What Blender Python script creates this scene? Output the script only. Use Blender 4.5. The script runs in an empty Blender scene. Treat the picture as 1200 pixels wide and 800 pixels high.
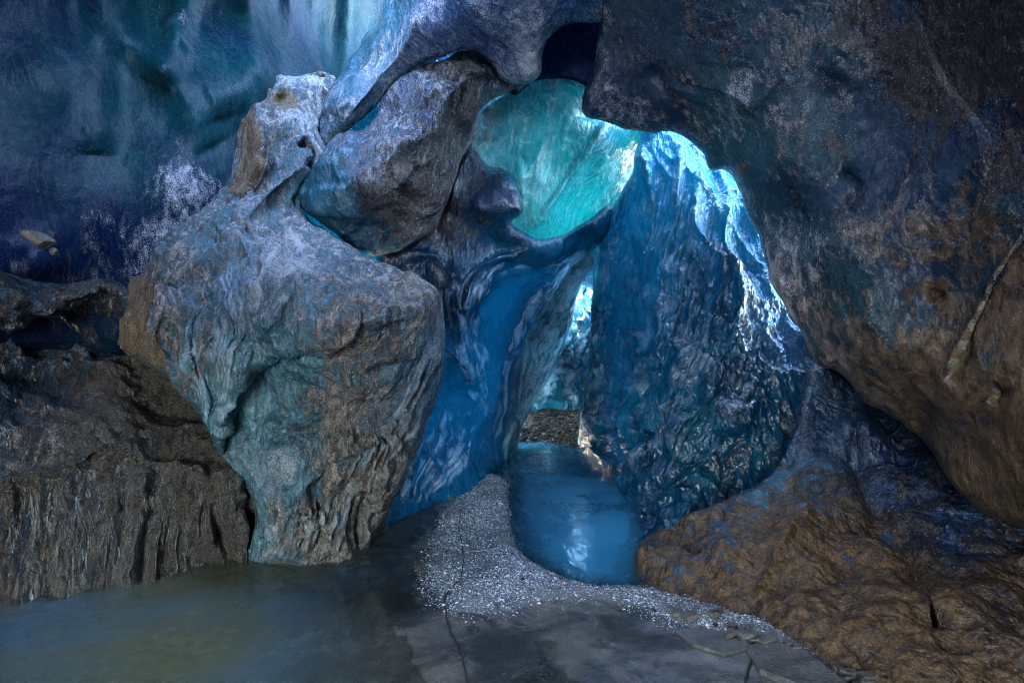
import bpy, math, random
import numpy as np
from mathutils import Vector

R = math.radians
rng = np.random.default_rng(7)
random.seed(7)
scene = bpy.context.scene
COL = scene.collection

# ------------------------------------------------------------------ camera
F = 600.0            # focal length in photo pixels (photo is 1200 x 800)
EYE = 1.4            # eye height over the water
HOR = 440.0          # horizon row
def pt(px, py, d):
    """photo pixel at a distance d (metres along +Y) -> world point"""
    return np.stack([(np.asarray(px, float) - 600) / F * d, np.asarray(d, float) + 0 * np.asarray(px, float),
                     EYE - (np.asarray(py, float) - HOR) / F * d], -1)
def gnd(px, py, z=0.0):
    d = (EYE - z) * F / (py - HOR)
    return ((px - 600) / F * d, d)

cam = bpy.data.cameras.new('camera')
cam.sensor_width = 36; cam.lens = 18; cam.shift_y = 40 / 1200
cam.clip_start = 0.05; cam.clip_end = 2000
camo = bpy.data.objects.new('camera', cam); COL.objects.link(camo)
camo.location = (0, 0, EYE); camo.rotation_euler = (R(90), 0, 0)
scene.camera = camo

# ------------------------------------------------------------------ noise
def _h(ix, iy, iz, s):
    n = (ix * 374761393 + iy * 668265263 + iz * 2147483647 + s * 1274126177) & 0xFFFFFFFF
    n = ((n ^ (n >> 13)) * 1274126177) & 0xFFFFFFFF
    n = ((n ^ (n >> 16)) * 2246822519) & 0xFFFFFFFF
    return ((n ^ (n >> 15)) & 0xFFFFFF) / float(0xFFFFFF)
def noise3(p, s=0):
    i = np.floor(p).astype(np.int64); f = p - i
    u = f * f * f * (f * (f * 6 - 15) + 10)
    r = 0
    for a in (0, 1):
        for b in (0, 1):
            for c in (0, 1):
                ix, iy, iz = i[..., 0] + a, i[..., 1] + b, i[..., 2] + c
                gx = _h(ix, iy, iz, s) * 2 - 1; gy = _h(ix, iy, iz, s + 11) * 2 - 1; gz = _h(ix, iy, iz, s + 23) * 2 - 1
                w = (u[..., 0] if a else 1 - u[..., 0]) * (u[..., 1] if b else 1 - u[..., 1]) * (u[..., 2] if c else 1 - u[..., 2])
                r = r + w * (gx * (f[..., 0] - a) + gy * (f[..., 1] - b) + gz * (f[..., 2] - c))
    return r
def fbm(p, s=0, oct=4, lac=2.1, gain=.5):
    r = 0; a = 1.0
    for k in range(oct):
        r = r + a * noise3(p, s + 31 * k); p = p * lac; a *= gain
    return r
def ridged(p, s=0, oct=3):
    r = 0; a = 1.0
    for k in range(oct):
        r = r + a * (1 - np.abs(noise3(p, s + 31 * k)) * 2.2); p = p * 2.1; a *= .5
    return r
def cups(p, s=0):
    """scalloped ice: distance to the nearest cell centre (concave cups, sharp crests)"""
    i = np.floor(p).astype(np.int64); f = p - i
    best = np.full(p.shape[:-1], 9.0)
    for a in (-1, 0, 1):
        for b in (-1, 0, 1):
            for c in (-1, 0, 1):
                ix, iy, iz = i[..., 0] + a, i[..., 1] + b, i[..., 2] + c
                dx = a + _h(ix, iy, iz, s) - f[..., 0]; dy = b + _h(ix, iy, iz, s + 5) - f[..., 1]; dz = c + _h(ix, iy, iz, s + 9) - f[..., 2]
                best = np.minimum(best, dx * dx + dy * dy + dz * dz)
    return np.sqrt(best)

# ------------------------------------------------------------------ 2-D helpers
def spline(pts, closed=True, n=6):
    p = np.array(pts, float); out = []
    N = len(p)
    rngk = range(N) if closed else range(N - 1)
    for i in rngk:
        if closed:
            a, b, c, d = p[(i - 1) % N], p[i], p[(i + 1) % N], p[(i + 2) % N]
        else:
            a, b, c, d = p[max(i - 1, 0)], p[i], p[i + 1], p[min(i + 2, N - 1)]
        for t in np.arange(n) / n:
            out.append(.5 * ((2 * b) + (c - a) * t + (2 * a - 5 * b + 4 * c - d) * t * t + (3 * b - a - 3 * c + d) * t ** 3))
    if not closed: out.append(p[-1])
    return np.array(out)
def seg_dist(q, poly, closed=True):
    """distance of points q (n,2) to a polyline, nearest points, parameter 0..1 along it"""
    a = poly; b = np.roll(poly, -1, 0) if closed else None
    if not closed: a, b = poly[:-1], poly[1:]
    best = np.full(len(q), 1e18); near = np.zeros_like(q); par = np.zeros(len(q))
    m = len(a)
    for k in range(m):
        ab = b[k] - a[k]; L = ab @ ab + 1e-12
        t = np.clip(((q - a[k]) @ ab) / L, 0, 1)
        c = a[k] + t[:, None] * ab
        d = ((q - c) ** 2).sum(1)
        w = d < best
        best[w] = d[w]; near[w] = c[w]; par[w] = (k + t[w]) / m
    return np.sqrt(best), near, par
def inside(q, poly):
    x, y = q[:, 0], q[:, 1]; r = np.zeros(len(q), bool)
    a = poly; b = np.roll(poly, -1, 0)
    for k in range(len(a)):
        (x1, y1), (x2, y2) = a[k], b[k]
        if y1 == y2: continue
        c = ((y1 > y) != (y2 > y)) & (x < (x2 - x1) * (y - y1) / (y2 - y1) + x1)
        r ^= c
    return r
def field(q, ctl, c=30.0):
    """smooth multiquadric through control points (x, y, value)"""
    ctl = np.array(ctl, float); P = ctl[:, :2]; v = ctl[:, 2]; m = v.mean()
    ph = lambda A, B: np.sqrt(((A[:, None] - B[None]) ** 2).sum(2) + c * c) / 100
    w = np.linalg.solve(ph(P, P) + 0 * np.eye(len(P)), v - m)
    out = np.empty(len(q))
    for s in range(0, len(q), 40000):
        out[s:s + 40000] = ph(q[s:s + 40000], P) @ w + m
    return out
def idw(q, ctl, p=2.5):
    ctl = np.array(ctl, float); out = np.empty(len(q))
    for s in range(0, len(q), 40000):
        d = ((q[s:s + 40000, None] - ctl[None, :, :2]) ** 2).sum(2) + 60
        w = d ** (-p / 2); out[s:s + 40000] = (w * ctl[:, 2]).sum(1) / w.sum(1)
    return out

# ------------------------------------------------------------------ mesh output
def mesh_obj(name, V, Fc, mat, parent=None, attrs=None, origin=None, smooth=True):
    V = np.asarray(V, np.float64)
    if origin is None:
        lo, hi = V.min(0), V.max(0); origin = np.array([(lo[0] + hi[0]) / 2, (lo[1] + hi[1]) / 2, lo[2]])
    me = bpy.data.meshes.new(name)
    Fc = np.asarray(Fc, np.int32)
    k = Fc.shape[1]
    me.vertices.add(len(V)); me.vertices.foreach_set('co', (V - origin).astype(np.float32).ravel())
    me.loops.add(Fc.size); me.loops.foreach_set('vertex_index', Fc.ravel())
    me.polygons.add(len(Fc)); me.polygons.foreach_set('loop_start', np.arange(0, Fc.size, k, dtype=np.int32))
    me.polygons.foreach_set('use_smooth', np.full(len(Fc), smooth))
    for nm, arr in (attrs or {}).items():
        at = me.attributes.new(nm, 'FLOAT', 'POINT'); at.data.foreach_set('value', np.asarray(arr, np.float32))
    me.update(calc_edges=True); me.validate()
    me.materials.append(mat)
    o = bpy.data.objects.new(name, me); COL.objects.link(o)
    if parent is not None:
        o.parent = parent; o.location = Vector(origin) - parent.location
    else:
        o.location = origin
    return o
def tag(o, label=None, cat=None, group=None, kind=None):
    if label: o['label'] = label
    if cat: o['category'] = cat
    if group: o['group'] = group
    if kind: o['kind'] = kind
    return o

def ice(name, mat, outline, depth, rim=40, rimd=.35, thick=.8, step=2.5, ridges=(), lips=(), blobs=(), disp=None,
        dirt_shade=((0, 0, 0),), tint=((0, 0, .5),), wob=2.0, n=6, parent=None, seed=0, c=30, host=None, lift=0.0, edge=None, frost_glare=((0, 0, 0),), warm=((0, 0, 1),)):
    """a closed body of ice whose near side follows the outline and the distances given; rim = how far in (px) it rounds off"""
    poly = spline(outline, True, n)
    if wob:
        k = np.stack([poly[:, 0] / 22, poly[:, 1] / 22, np.full(len(poly), seed * 3.7)], -1)
        poly = poly + wob * 2 * np.stack([noise3(k, seed), noise3(k, seed + 7)], -1)
    lo = poly.min(0) - step * 2; hi = poly.max(0) + step * 2
    nx, ny = int((hi[0] - lo[0]) / step) + 2, int((hi[1] - lo[1]) / step) + 2
    gx, gy = np.meshgrid(lo[0] + np.arange(nx) * step, lo[1] + np.arange(ny) * step, indexing='ij')
    q = np.stack([gx.ravel(), gy.ravel()], 1)
    ins = inside(q, poly)
    # cells
    idx = np.arange(nx * ny).reshape(nx, ny)
    cc = np.stack([(gx[:-1, :-1] + step / 2).ravel(), (gy[:-1, :-1] + step / 2).ravel()], 1)
    keep = inside(cc, poly)
    cells = np.stack([idx[:-1, :-1].ravel(), idx[1:, :-1].ravel(), idx[1:, 1:].ravel(), idx[:-1, 1:].ravel()], 1)[keep]
    cnt = np.bincount(cells.ravel(), minlength=nx * ny)
    used = cnt > 0; bnd = used & (cnt < 4)
    dist, near, _ = seg_dist(q, poly)
    q2 = q.copy(); q2[bnd] = near[bnd]
    sd = np.where(ins, dist, 0); sd[bnd] = 0
    d = field(q2, depth, c); d0 = d.copy(); crest = np.zeros(len(q2))
    for rd in ridges:
        pl, w, a = rd[:3]
        cv = spline(pl, False, 5); mk = np.nonzero(((q2 > cv.min(0) - 5 * w) & (q2 < cv.max(0) + 5 * w)).all(1))[0]
        if not len(mk): continue
        dd, _, par = seg_dist(q2[mk], cv, False)
        tp = np.clip(np.minimum(par, 1 - par) * 6, 0.0, 1) ** .6
        if w <= 16: pf = np.exp(-(np.sqrt((dd / w) ** 2 + .02) - .14) * 1.15)
        else: pf = np.exp(-(dd / w) ** 2)
        d[mk] -= a * pf * tp
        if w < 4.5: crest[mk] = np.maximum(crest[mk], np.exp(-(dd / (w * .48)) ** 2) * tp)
    for pl, fall, a in lips:                      # a fold: the side on the left of the line stands forward with a crisp edge
        sp_ = spline(pl, False, 6)
        dd, nr, par = seg_dist(q2, sp_, False)
        k = np.clip((par * (len(sp_) - 1)).astype(int), 0, len(sp_) - 2)
        tg = (sp_[1:] - sp_[:-1])[k]
        side = np.sign(tg[:, 1] * (q2 - nr)[:, 0] - tg[:, 0] * (q2 - nr)[:, 1]) * dd
        tp = np.clip(np.minimum(par, 1 - par) * 5, 0, 1) ** .7
        st = .5 + .5 * np.tanh(side / 2.5)
        d = d - a * tp * st * np.exp(-np.maximum(side, 0) / fall) * (1 - .25 * np.exp(-(np.maximum(side, 0) / 5) ** 2))
    for (bx, by, br, ba) in blobs:
        d = d - ba * np.exp(-(((q2[:, 0] - bx) ** 2 + (q2[:, 1] - by) ** 2) / br ** 2))
    t = np.clip(sd / rim, 0, 1)
    rimo = (1 - np.sqrt(np.clip(1 - (1 - t) ** 2, 0, 1)))
    em = np.clip(idw(q2, edge), 0, 1) if edge is not None else 1.0
    dfr = d + rimd * em * rimo - lift
    if host is not None:                          # a skin lying on another body shares its rounded rim
        hd = np.where(inside(q2, host['poly']), seg_dist(q2, host['poly'])[0], 0)
        th = np.clip(hd / host['rim'], 0, 1)
        dfr = dfr + host['rimd'] * (1 - np.sqrt(np.clip(1 - (1 - th) ** 2, 0, 1)))
    P = pt(q2[:, 0], q2[:, 1], dfr)
    if disp is not None:
        G = pt(q2[:, 0], q2[:, 1], .75 * d0 + .25 * dfr).reshape(nx, ny, 3)
        N = np.cross(np.gradient(G, axis=0), np.gradient(G, axis=1)).reshape(-1, 3)
        N /= np.linalg.norm(N, axis=1)[:, None] + 1e-9
        N *= np.where(N[:, 1:2] > 0, -1, 1)
        base = pt(q2[:, 0], q2[:, 1], d)
        u = np.nonzero(used)[0]
        h = np.zeros(len(P)); h[u] = disp(base[u], q2[u])
        h *= np.clip((sd if host is None else hd) / 10, .15, 1)
        P = P + N * h[:, None]
    tb = np.clip(sd / (rim * 2.2), 0, 1)
    B = pt(q2[:, 0], q2[:, 1], d + rimd + thick * np.sqrt(np.clip(1 - (1 - tb) ** 2, 0, 1)))
    # compact
    remap = -np.ones(nx * ny, np.int64); ui = np.nonzero(used)[0]; remap[ui] = np.arange(len(ui))
    nF = len(ui)
    inn = ui[~bnd[ui]]; remapb = remap.copy(); remapb[inn] = nF + np.arange(len(inn))
    V = np.concatenate([P[ui], B[inn]])
    fr = remap[cells]; bk = remapb[cells][:, ::-1]
    allb = bnd[cells].all(1)
    Fc = np.concatenate([fr, bk[~allb]])
    at = {'dirt_shade': np.concatenate([idw(q2[ui], dirt_shade), idw(q2[inn], dirt_shade)]),
          'tint': np.concatenate([idw(q2[ui], tint), idw(q2[inn], tint)]),
          'frost_glare': np.concatenate([idw(q2[ui], frost_glare), 0 * inn]), 'warm': np.concatenate([idw(q2[ui], warm), 0 * inn + 1.0]), 'crest': np.concatenate([crest[ui], 0 * inn])}
    BODY[name] = dict(poly=poly, rim=rim, rimd=rimd, depth=depth, ridges=ridges, lips=lips, blobs=blobs, disp=disp)
    return mesh_obj(name, V, Fc, mat, parent, at)
BODY = {}
def bundle(A, B, n, w, a, seed=0, jit=3.0, part=.6):
    """n fine crests running between two guide lines, each over a stretch of its own"""
    r = np.random.default_rng(seed); A = spline(A, False, 6); B = spline(B, False, 6)
    ra = np.linspace(0, 1, 40)
    rs = lambda L: np.stack([np.interp(ra, np.linspace(0, 1, len(L)), L[:, k]) for k in (0, 1)], -1)
    A, B = rs(A), rs(B); out = []
    for k in range(n):
        t = (k + r.uniform(.1, .9)) / n; L = A * (1 - t) + B * t
        t2 = r.uniform(-.12, .12); L = L + (B - A) * (t2 * ra ** 2)[:, None]
        ln = r.uniform(part * .6, 1.0); s0 = r.uniform(0, 1 - ln); sel = (ra >= s0) & (ra <= s0 + ln)
        L = L[sel][::4]
        if len(L) < 3: continue
        L = L + np.cumsum(r.normal(0, jit * .3, L.shape), 0)
        out.append((L.tolist(), w * r.uniform(.7, 1.4), a * r.uniform(.5, 1.4)))
    return out
def skin(name, mat, outline, host, parent, lift=.006, dirt_shade=((0, 0, .9),), tint=((0, 0, .3),), wob=2.5, seed=0, step=1.7):
    h = BODY[host]
    return ice(name, mat, outline, h['depth'], rim=3, rimd=lift * 2.2, thick=.02, step=step, ridges=h['ridges'], lips=h['lips'], blobs=h['blobs'], disp=h['disp'],
               dirt_shade=dirt_shade, tint=tint, wob=wob, parent=parent, seed=seed, host=h, lift=lift)

# ------------------------------------------------------------------ node materials
class M:
    def __init__(s, name):
        s.m = bpy.data.materials.new(name); s.m.use_nodes = True
        s.nt = s.m.node_tree; s.nt.nodes.clear()
        s.out = s.n('ShaderNodeOutputMaterial')
        s.tc = s.n('ShaderNodeTexCoord').outputs['Object']
    def n(s, t, **kw):
        x = s.nt.nodes.new(t)
        for k, v in kw.items(): setattr(x, k, v)
        return x
    def l(s, a, b): s.nt.links.new(a, b)
    def put(s, sock, v):
        if isinstance(v, bpy.types.NodeSocket): s.l(v, sock)
        else:
            if isinstance(v, (tuple, list)) and len(v) == 3 and sock.type == 'RGBA': v = (*v, 1)
            sock.default_value = v
    def map(s, scale=(1, 1, 1), rot=(0, 0, 0), src=None):
        x = s.n('ShaderNodeMapping'); s.l(src or s.tc, x.inputs[0]); x.inputs['Scale'].default_value = scale; x.inputs['Rotation'].default_value = rot
        return x.outputs[0]
    def noise(s, scale, detail=5, rough=.55, dist=0, src=None, color=False):
        x = s.n('ShaderNodeTexNoise'); s.l(src or s.tc, x.inputs['Vector'])
        x.inputs['Scale'].default_value = scale; x.inputs['Detail'].default_value = detail
        x.inputs['Roughness'].default_value = rough; x.inputs['Distortion'].default_value = dist
        return x.outputs[1 if color else 0]
    def vor(s, scale, feature='F1', out=0, src=None):
        x = s.n('ShaderNodeTexVoronoi', feature=feature); s.l(src or s.tc, x.inputs['Vector']); x.inputs['Scale'].default_value = scale
        return x.outputs[out]
    def math(s, op, a, b=0.0, c=0.0, clamp=False):
        x = s.n('ShaderNodeMath', operation=op, use_clamp=clamp)
        for i, v in enumerate((a, b, c)): s.put(x.inputs[i], v)
        return x.outputs[0]
    def ss(s, v, lo, hi, a=0.0, b=1.0):
        x = s.n('ShaderNodeMapRange', interpolation_type='SMOOTHSTEP'); s.put(x.inputs[0], v)
        for i, k in enumerate((lo, hi, a, b)): s.put(x.inputs[i + 1], k)
        return x.outputs[0]
    def mix(s, f, a, b, mode='MIX'):
        x = s.n('ShaderNodeMix', data_type='RGBA', blend_type=mode)
        s.put(x.inputs[0], f); s.put(x.inputs[6], a); s.put(x.inputs[7], b)
        return x.outputs[2]
    def attr(s, name):
        return s.n('ShaderNodeAttribute', attribute_name=name).outputs['Fac']
    def bump(s, h, strength, dist, nrm=None):
        x = s.n('ShaderNodeBump'); s.put(x.inputs['Height'], h); x.inputs['Strength'].default_value = strength; x.inputs['Distance'].default_value = dist
        if nrm: s.l(nrm, x.inputs['Normal'])
        return x.outputs[0]
    def bsdf(s, **kw):
        x = s.n('ShaderNodeBsdfPrincipled')
        for k, v in kw.items(): s.put(x.inputs[k.replace('_', ' ')], v)
        return x
    def done(s, sh): s.l(sh, s.out.inputs[0]); return s.m

def ice_mat(name, navy, teal, dirt_a, dirt_b, vein=(.45, .55, .6), speck=.12, grain=.5, rough=.22, rough_d=.55, bump=.35, fine=.4,
            clear_bump=.35, crest=0.0, crest_lo=.46, ior=1.42, speck_mix=.75, dimple=.5, gritty=.5, stretch=(1, 1, 1), rot=(0, 0, 0), vein_amt=.5, trans=0.0, spec=.5, lines=0.0):
    m = M(name)
    st = m.map(stretch, rot)
    n1 = m.noise(1.1, 6, .6, .8)
    n2 = m.noise(3.2, 8, .65, 1.2, src=st)
    n3 = m.noise(14, 6, .7, .4, src=st)
    fine_n = m.noise(70, 3, .7)
    # clear ice: navy to teal by the tint of that place and drifting noise
    tv = m.math('ADD', m.attr('tint'), m.math('MULTIPLY', m.math('SUBTRACT', n1, .5), 1.3))
    clear = m.mix(m.ss(tv, .05, .95), navy, teal)
    clear = m.mix(m.ss(n2, .35, .75, 0.0, .55), clear, tuple(c * .35 for c in navy))
    # whitish veins of bubbles
    vn = m.math('ABSOLUTE', m.math('SUBTRACT', m.noise(2.4, 7, .62, 1.6, src=st), .5))
    clear = m.mix(m.ss(vn, 0.0, .035, vein_amt, 0.0), clear, vein)
    # sediment frozen into the ice, in places standing in for shade
    dv = m.math('ADD', m.attr('dirt_shade'), m.math('MULTIPLY', m.math('SUBTRACT', n2, .5), 1.5))
    dv = m.math('ADD', dv, m.math('MULTIPLY', m.math('SUBTRACT', n3, .5), .9))
    dmask = m.ss(dv, .38, .68)
    wm = m.ss(m.math('ADD', m.attr('warm'), m.math('MULTIPLY', m.math('SUBTRACT', n1, .5), .7)), .2, .8)
    dcol = m.mix(m.ss(n3, .35, .7), m.mix(wm, (.007, .007, .009), dirt_a), m.mix(wm, (.026, .026, .032), dirt_b))  # low warm gives near black, also used to paint a shaded corner
    grit = m.vor(160, 'F1', 1)
    gs = m.n('ShaderNodeSeparateColor'); m.l(grit, gs.inputs[0])
    dcol = m.mix(m.ss(gs.outputs[0], .2, .95, .0, gritty), dcol, tuple(c * .25 for c in dirt_a))
    dcol = m.mix(m.ss(gs.outputs[1], .86, .97, .0, gritty * .7), dcol, tuple(min(c * 2.3, .6) for c in dirt_b))
    col = m.mix(dmask, clear, dcol)
    # frost crystals and bubbles: scattered pale grains
    sp = m.vor(300, 'F1', 1); ss_ = m.n('ShaderNodeSeparateColor'); m.l(sp, ss_.inputs[0])
    patch = m.ss(m.noise(2.0, 5, .7), .42, .68)
    thr = m.math('SUBTRACT', 1.0, m.math('MULTIPLY', patch, speck * 2))
    smask = m.math('GREATER_THAN', ss_.outputs[0], thr)
    pale = m.mix(ss_.outputs[1], (.25, .32, .48), (.5, .51, .52))
    col = m.mix(m.math('MULTIPLY', smask, speck_mix), col, pale)
    if lines:
        lw = m.noise(26, 4, .6, .6, src=m.map((stretch[0] * 1.2, stretch[1] * 1.2, stretch[2] * .25), rot))
        col = m.mix(m.ss(lw, .5, .62, 0.0, lines), col, tuple(c * .3 for c in dirt_a))
    fv = m.math('ADD', m.attr('frost_glare'), m.math('MULTIPLY', m.math('SUBTRACT', n2, .5), .9))  # real frost, plus brightness painted on lit tops and glare spots
    fv = m.math('ADD', fv, m.math('ADD', m.math('MULTIPLY', m.math('SUBTRACT', n3, .5), .9), m.math('MULTIPLY', m.math('SUBTRACT', ss_.outputs[1], .5), .35)))
    fmask = m.math('MULTIPLY', m.ss(fv, .44, .78), m.ss(m.attr('frost_glare'), .02, .2))
    col = m.mix(m.math('MULTIPLY', fmask, .9), col, m.mix(ss_.outputs[2], (.40, .43, .50), (.72, .72, .74)))
    if crest:                                     # fine crests painted pale as rim highlights
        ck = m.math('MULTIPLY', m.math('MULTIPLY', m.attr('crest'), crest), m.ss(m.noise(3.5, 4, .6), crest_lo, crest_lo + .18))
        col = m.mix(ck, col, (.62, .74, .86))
    h = m.math('ADD', m.math('MULTIPLY', n3, .6), m.math('MULTIPLY', fine_n, .22 * fine))
    h = m.math('ADD', h, m.math('MULTIPLY', ss_.outputs[2], .10 * grain))
    if lines: h = m.math('SUBTRACT', h, m.math('MULTIPLY', m.ss(lw, .5, .62), .25 * lines))
    hh = m.math('MULTIPLY', m.math('ADD', h, m.math('MULTIPLY', n2, .5)), m.math('ADD', clear_bump, m.math('MULTIPLY', m.math('MAXIMUM', dmask, fmask), 1 - clear_bump)))
    wv = m.n('ShaderNodeVectorMath', operation='ADD'); m.l(st, wv.inputs[0])
    ws = m.n('ShaderNodeVectorMath', operation='SCALE'); m.l(m.noise(4, 3, .5, color=True), ws.inputs[0]); ws.inputs['Scale'].default_value = .22; m.l(ws.outputs[0], wv.inputs[1])
    dv1 = m.n('ShaderNodeTexVoronoi', feature='F1'); m.l(wv.outputs[0], dv1.inputs['Vector']); dv1.inputs['Scale'].default_value = 13
    dv2 = m.n('ShaderNodeTexVoronoi', feature='F1'); m.l(wv.outputs[0], dv2.inputs['Vector']); dv2.inputs['Scale'].default_value = 38
    dh = m.math('ADD', m.math('MULTIPLY', dv1.outputs[0], 1.0), m.math('MULTIPLY', dv2.outputs[0], .35))
    nd = m.bump(dh, dimple, .06)
    nb = m.bump(hh, bump, .12, nd)
    ro = m.math('ADD', m.math('MULTIPLY', dmask, rough_d - rough), m.math('ADD', rough, m.math('MULTIPLY', m.math('SUBTRACT', n3, .5), .25)), clamp=True)
    ro = m.math('ADD', ro, m.math('MULTIPLY', fmask, .15), clamp=True)
    b = m.bsdf(Base_Color=col, Roughness=ro, IOR=ior, Normal=nb, Specular_IOR_Level=spec)
    sh = b.outputs[0]
    if trans:
        t = m.n('ShaderNodeBsdfTranslucent'); m.put(t.inputs[0], m.mix(.5, col, tuple(min(1, c * 1.6) for c in teal))); m.l(nb, t.inputs['Normal'])
        x = m.n('ShaderNodeMixShader'); m.put(x.inputs[0], m.math('MULTIPLY', m.math('SUBTRACT', 1.0, m.math('MULTIPLY', dmask, .8)), trans))
        m.l(sh, x.inputs[1]); m.l(t.outputs[0], x.inputs[2]); sh = x.outputs[0]
    return m.done(sh)

def rock_mat(name, a, b, rough=.7):
    m = M(name)
    n = m.noise(9, 7, .7); n2 = m.noise(60, 3, .6)
    c = m.mix(m.ss(n, .35, .65), a, b); c = m.mix(m.ss(n2, .45, .75, 0.0, .6), c, tuple(x * .4 for x in a))
    return m.done(m.bsdf(Base_Color=c, Roughness=rough, Normal=m.bump(m.math('ADD', n, m.math('MULTIPLY', n2, .4)), .6, .03)).outputs[0])
BROWN_A, BROWN_B = (.10, .065, .042), (.24, .165, .105)
GREY_A, GREY_B = (.10, .095, .10), (.30, .28, .29)
m_wall = ice_mat('dark_teal_ice', (.003, .010, .042), (.004, .042, .050), (.009, .009, .011), (.03, .029, .032), speck=.05, rough=.2, bump=.25, stretch=(1.4, 1.4, .6), vein_amt=.02, spec=.12, dimple=.08, rough_d=.5, speck_mix=.16)
m_bank = ice_mat('dark_silty_ice', (.008, .02, .05), (.02, .06, .09), (.03, .022, .018), (.085, .062, .045), speck=.03, rough=.1, rough_d=.24, bump=.7, stretch=(1.6, 1.6, .5), vein_amt=.08, spec=1.0, dimple=.2, speck_mix=.4)
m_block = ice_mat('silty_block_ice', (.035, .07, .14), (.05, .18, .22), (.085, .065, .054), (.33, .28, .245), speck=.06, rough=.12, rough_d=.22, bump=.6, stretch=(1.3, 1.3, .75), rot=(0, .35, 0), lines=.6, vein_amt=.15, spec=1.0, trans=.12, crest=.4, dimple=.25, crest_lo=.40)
m_sand = ice_mat('sandy_ice', (.12, .10, .09), (.2, .17, .14), (.15, .095, .055), (.38, .265, .165), speck=.06, rough=.4, rough_d=.6, bump=.8, stretch=(1.5, 1.5, .5))
m_ridge = ice_mat('purple_grey_ice', (.015, .03, .09), (.02, .14, .20), (.03, .021, .026), (.115, .09, .10), speck=.03, rough=.12, rough_d=.22, bump=.5, stretch=(1.5, 1.5, .7), rot=(0, .6, 0), vein_amt=.12, lines=.3, spec=1.0, trans=.15, dimple=.25)
m_ceil = ice_mat('frosted_blue_ice', (.012, .04, .14), (.02, .11, .16), (.04, .03, .03), (.12, .095, .08), speck=.10, rough=.14, rough_d=.3, bump=.45, stretch=(1.2, 1.2, .9), vein_amt=.1, grain=1.0, trans=.15, spec=1.0, dimple=.2)
m_right = ice_mat('brown_speckled_ice', (.008, .026, .07), (.018, .065, .075), (.055, .034, .019), (.19, .118, .062), speck=.045, rough=.14, rough_d=.32, bump=.4, stretch=(1.2, 1.2, .8), vein_amt=.04, grain=1.0, trans=.15, spec=.7, dimple=.12, speck_mix=.4)
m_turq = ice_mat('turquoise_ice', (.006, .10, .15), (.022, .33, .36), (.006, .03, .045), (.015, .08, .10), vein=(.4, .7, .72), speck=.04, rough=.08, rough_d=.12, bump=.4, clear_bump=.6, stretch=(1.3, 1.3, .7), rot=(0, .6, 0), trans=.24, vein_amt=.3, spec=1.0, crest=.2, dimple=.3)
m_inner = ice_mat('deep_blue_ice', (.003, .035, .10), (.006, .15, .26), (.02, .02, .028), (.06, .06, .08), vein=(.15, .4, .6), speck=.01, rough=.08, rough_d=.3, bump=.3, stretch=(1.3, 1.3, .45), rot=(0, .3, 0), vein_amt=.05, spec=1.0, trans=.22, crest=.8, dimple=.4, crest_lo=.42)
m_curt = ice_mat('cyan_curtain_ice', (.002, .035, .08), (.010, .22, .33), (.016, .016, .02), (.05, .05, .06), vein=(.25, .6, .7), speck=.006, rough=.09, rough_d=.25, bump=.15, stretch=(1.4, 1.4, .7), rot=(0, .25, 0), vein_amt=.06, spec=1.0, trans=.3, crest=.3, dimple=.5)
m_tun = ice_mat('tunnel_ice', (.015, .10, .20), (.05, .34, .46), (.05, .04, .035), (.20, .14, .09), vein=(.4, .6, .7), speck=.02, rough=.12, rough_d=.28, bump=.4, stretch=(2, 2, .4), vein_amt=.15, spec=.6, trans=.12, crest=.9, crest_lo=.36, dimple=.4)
m_mound = ice_mat('brown_mound_ice', (.005, .018, .06), (.02, .10, .16), (.045, .023, .009), (.175, .095, .04), speck=.012, rough=.07, rough_d=.17, bump=.5, stretch=(1.2, 1.2, 1), vein_amt=.04, spec=.7, gritty=.25, dimple=.5, speck_mix=.4)

m_rock = rock_mat('brown_rock', (.10, .08, .06), (.22, .18, .14))
m_dark = rock_mat('dark_wet_rock', (.03, .024, .02), (.10, .08, .06), .3)
m_mud = rock_mat('dried_mud', (.10, .085, .07), (.19, .165, .14), .6)

# ------------------------------------------------------------------ displacements
def S(p, a): return p * np.array(a)
def d_smooth(p, q): return .08 * fbm(S(p, (.9, .9, .4)), 1, 3) + .03 * np.abs(noise3(S(p, (3, 3, .5)), 2)) + .004 * fbm(p * 9, 3, 2)
def d_bank(p, q):
    fl = np.abs(noise3(S(p, (8.0, 3.0, .6)) + .35 * noise3(p * 1.5, 3)[:, None], 4))
    low = np.clip((q[:, 1] - 520) / 70, 0, 1)
    return .16 * fbm(p * 1.3, 5, 4) + (.40 * (fl - .2) + .10 * np.abs(noise3(S(p, (17, 6, 1.0)), 7))) * (low * .95 + .05) + .10 * ridged(S(p, (1.2, 1.2, 3.2)), 6, 3) * (1 - low * .7) - .08 + .03 * fbm(p * 9, 8, 3)
def d_block(p, q):
    w = p + .25 * np.stack([fbm(p * 1.1, 9, 2), fbm(p * 1.1, 10, 2), fbm(p * 1.1, 11, 2)], -1)
    low = np.clip((q[:, 1] - 540) / 80, 0, 1)
    fl = np.abs(noise3(S(w, (8, 4, 1.2)), 12))
    return .12 * fbm(w * 1.2, 13, 3) + .075 * ridged(S(w, (3.2, 3.2, 1.0)), 14, 3) - .07 - .06 * np.maximum(.12 - np.abs(noise3(S(w, (2.2, 2.2, 1.2)), 16)), 0) / .12 + low * .10 * (fl - .15) + .014 * fbm(p * 14, 15, 3)
def d_ridge(p, q):
    w = p + .3 * np.stack([fbm(p, 19, 2), fbm(p, 20, 2), fbm(p, 21, 2)], -1)
    return .16 * fbm(w * 1.4, 23, 4) + .10 * (ridged(w * 1.2, 24, 3) - 1) + .016 * fbm(p * 12, 25, 3)
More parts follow.
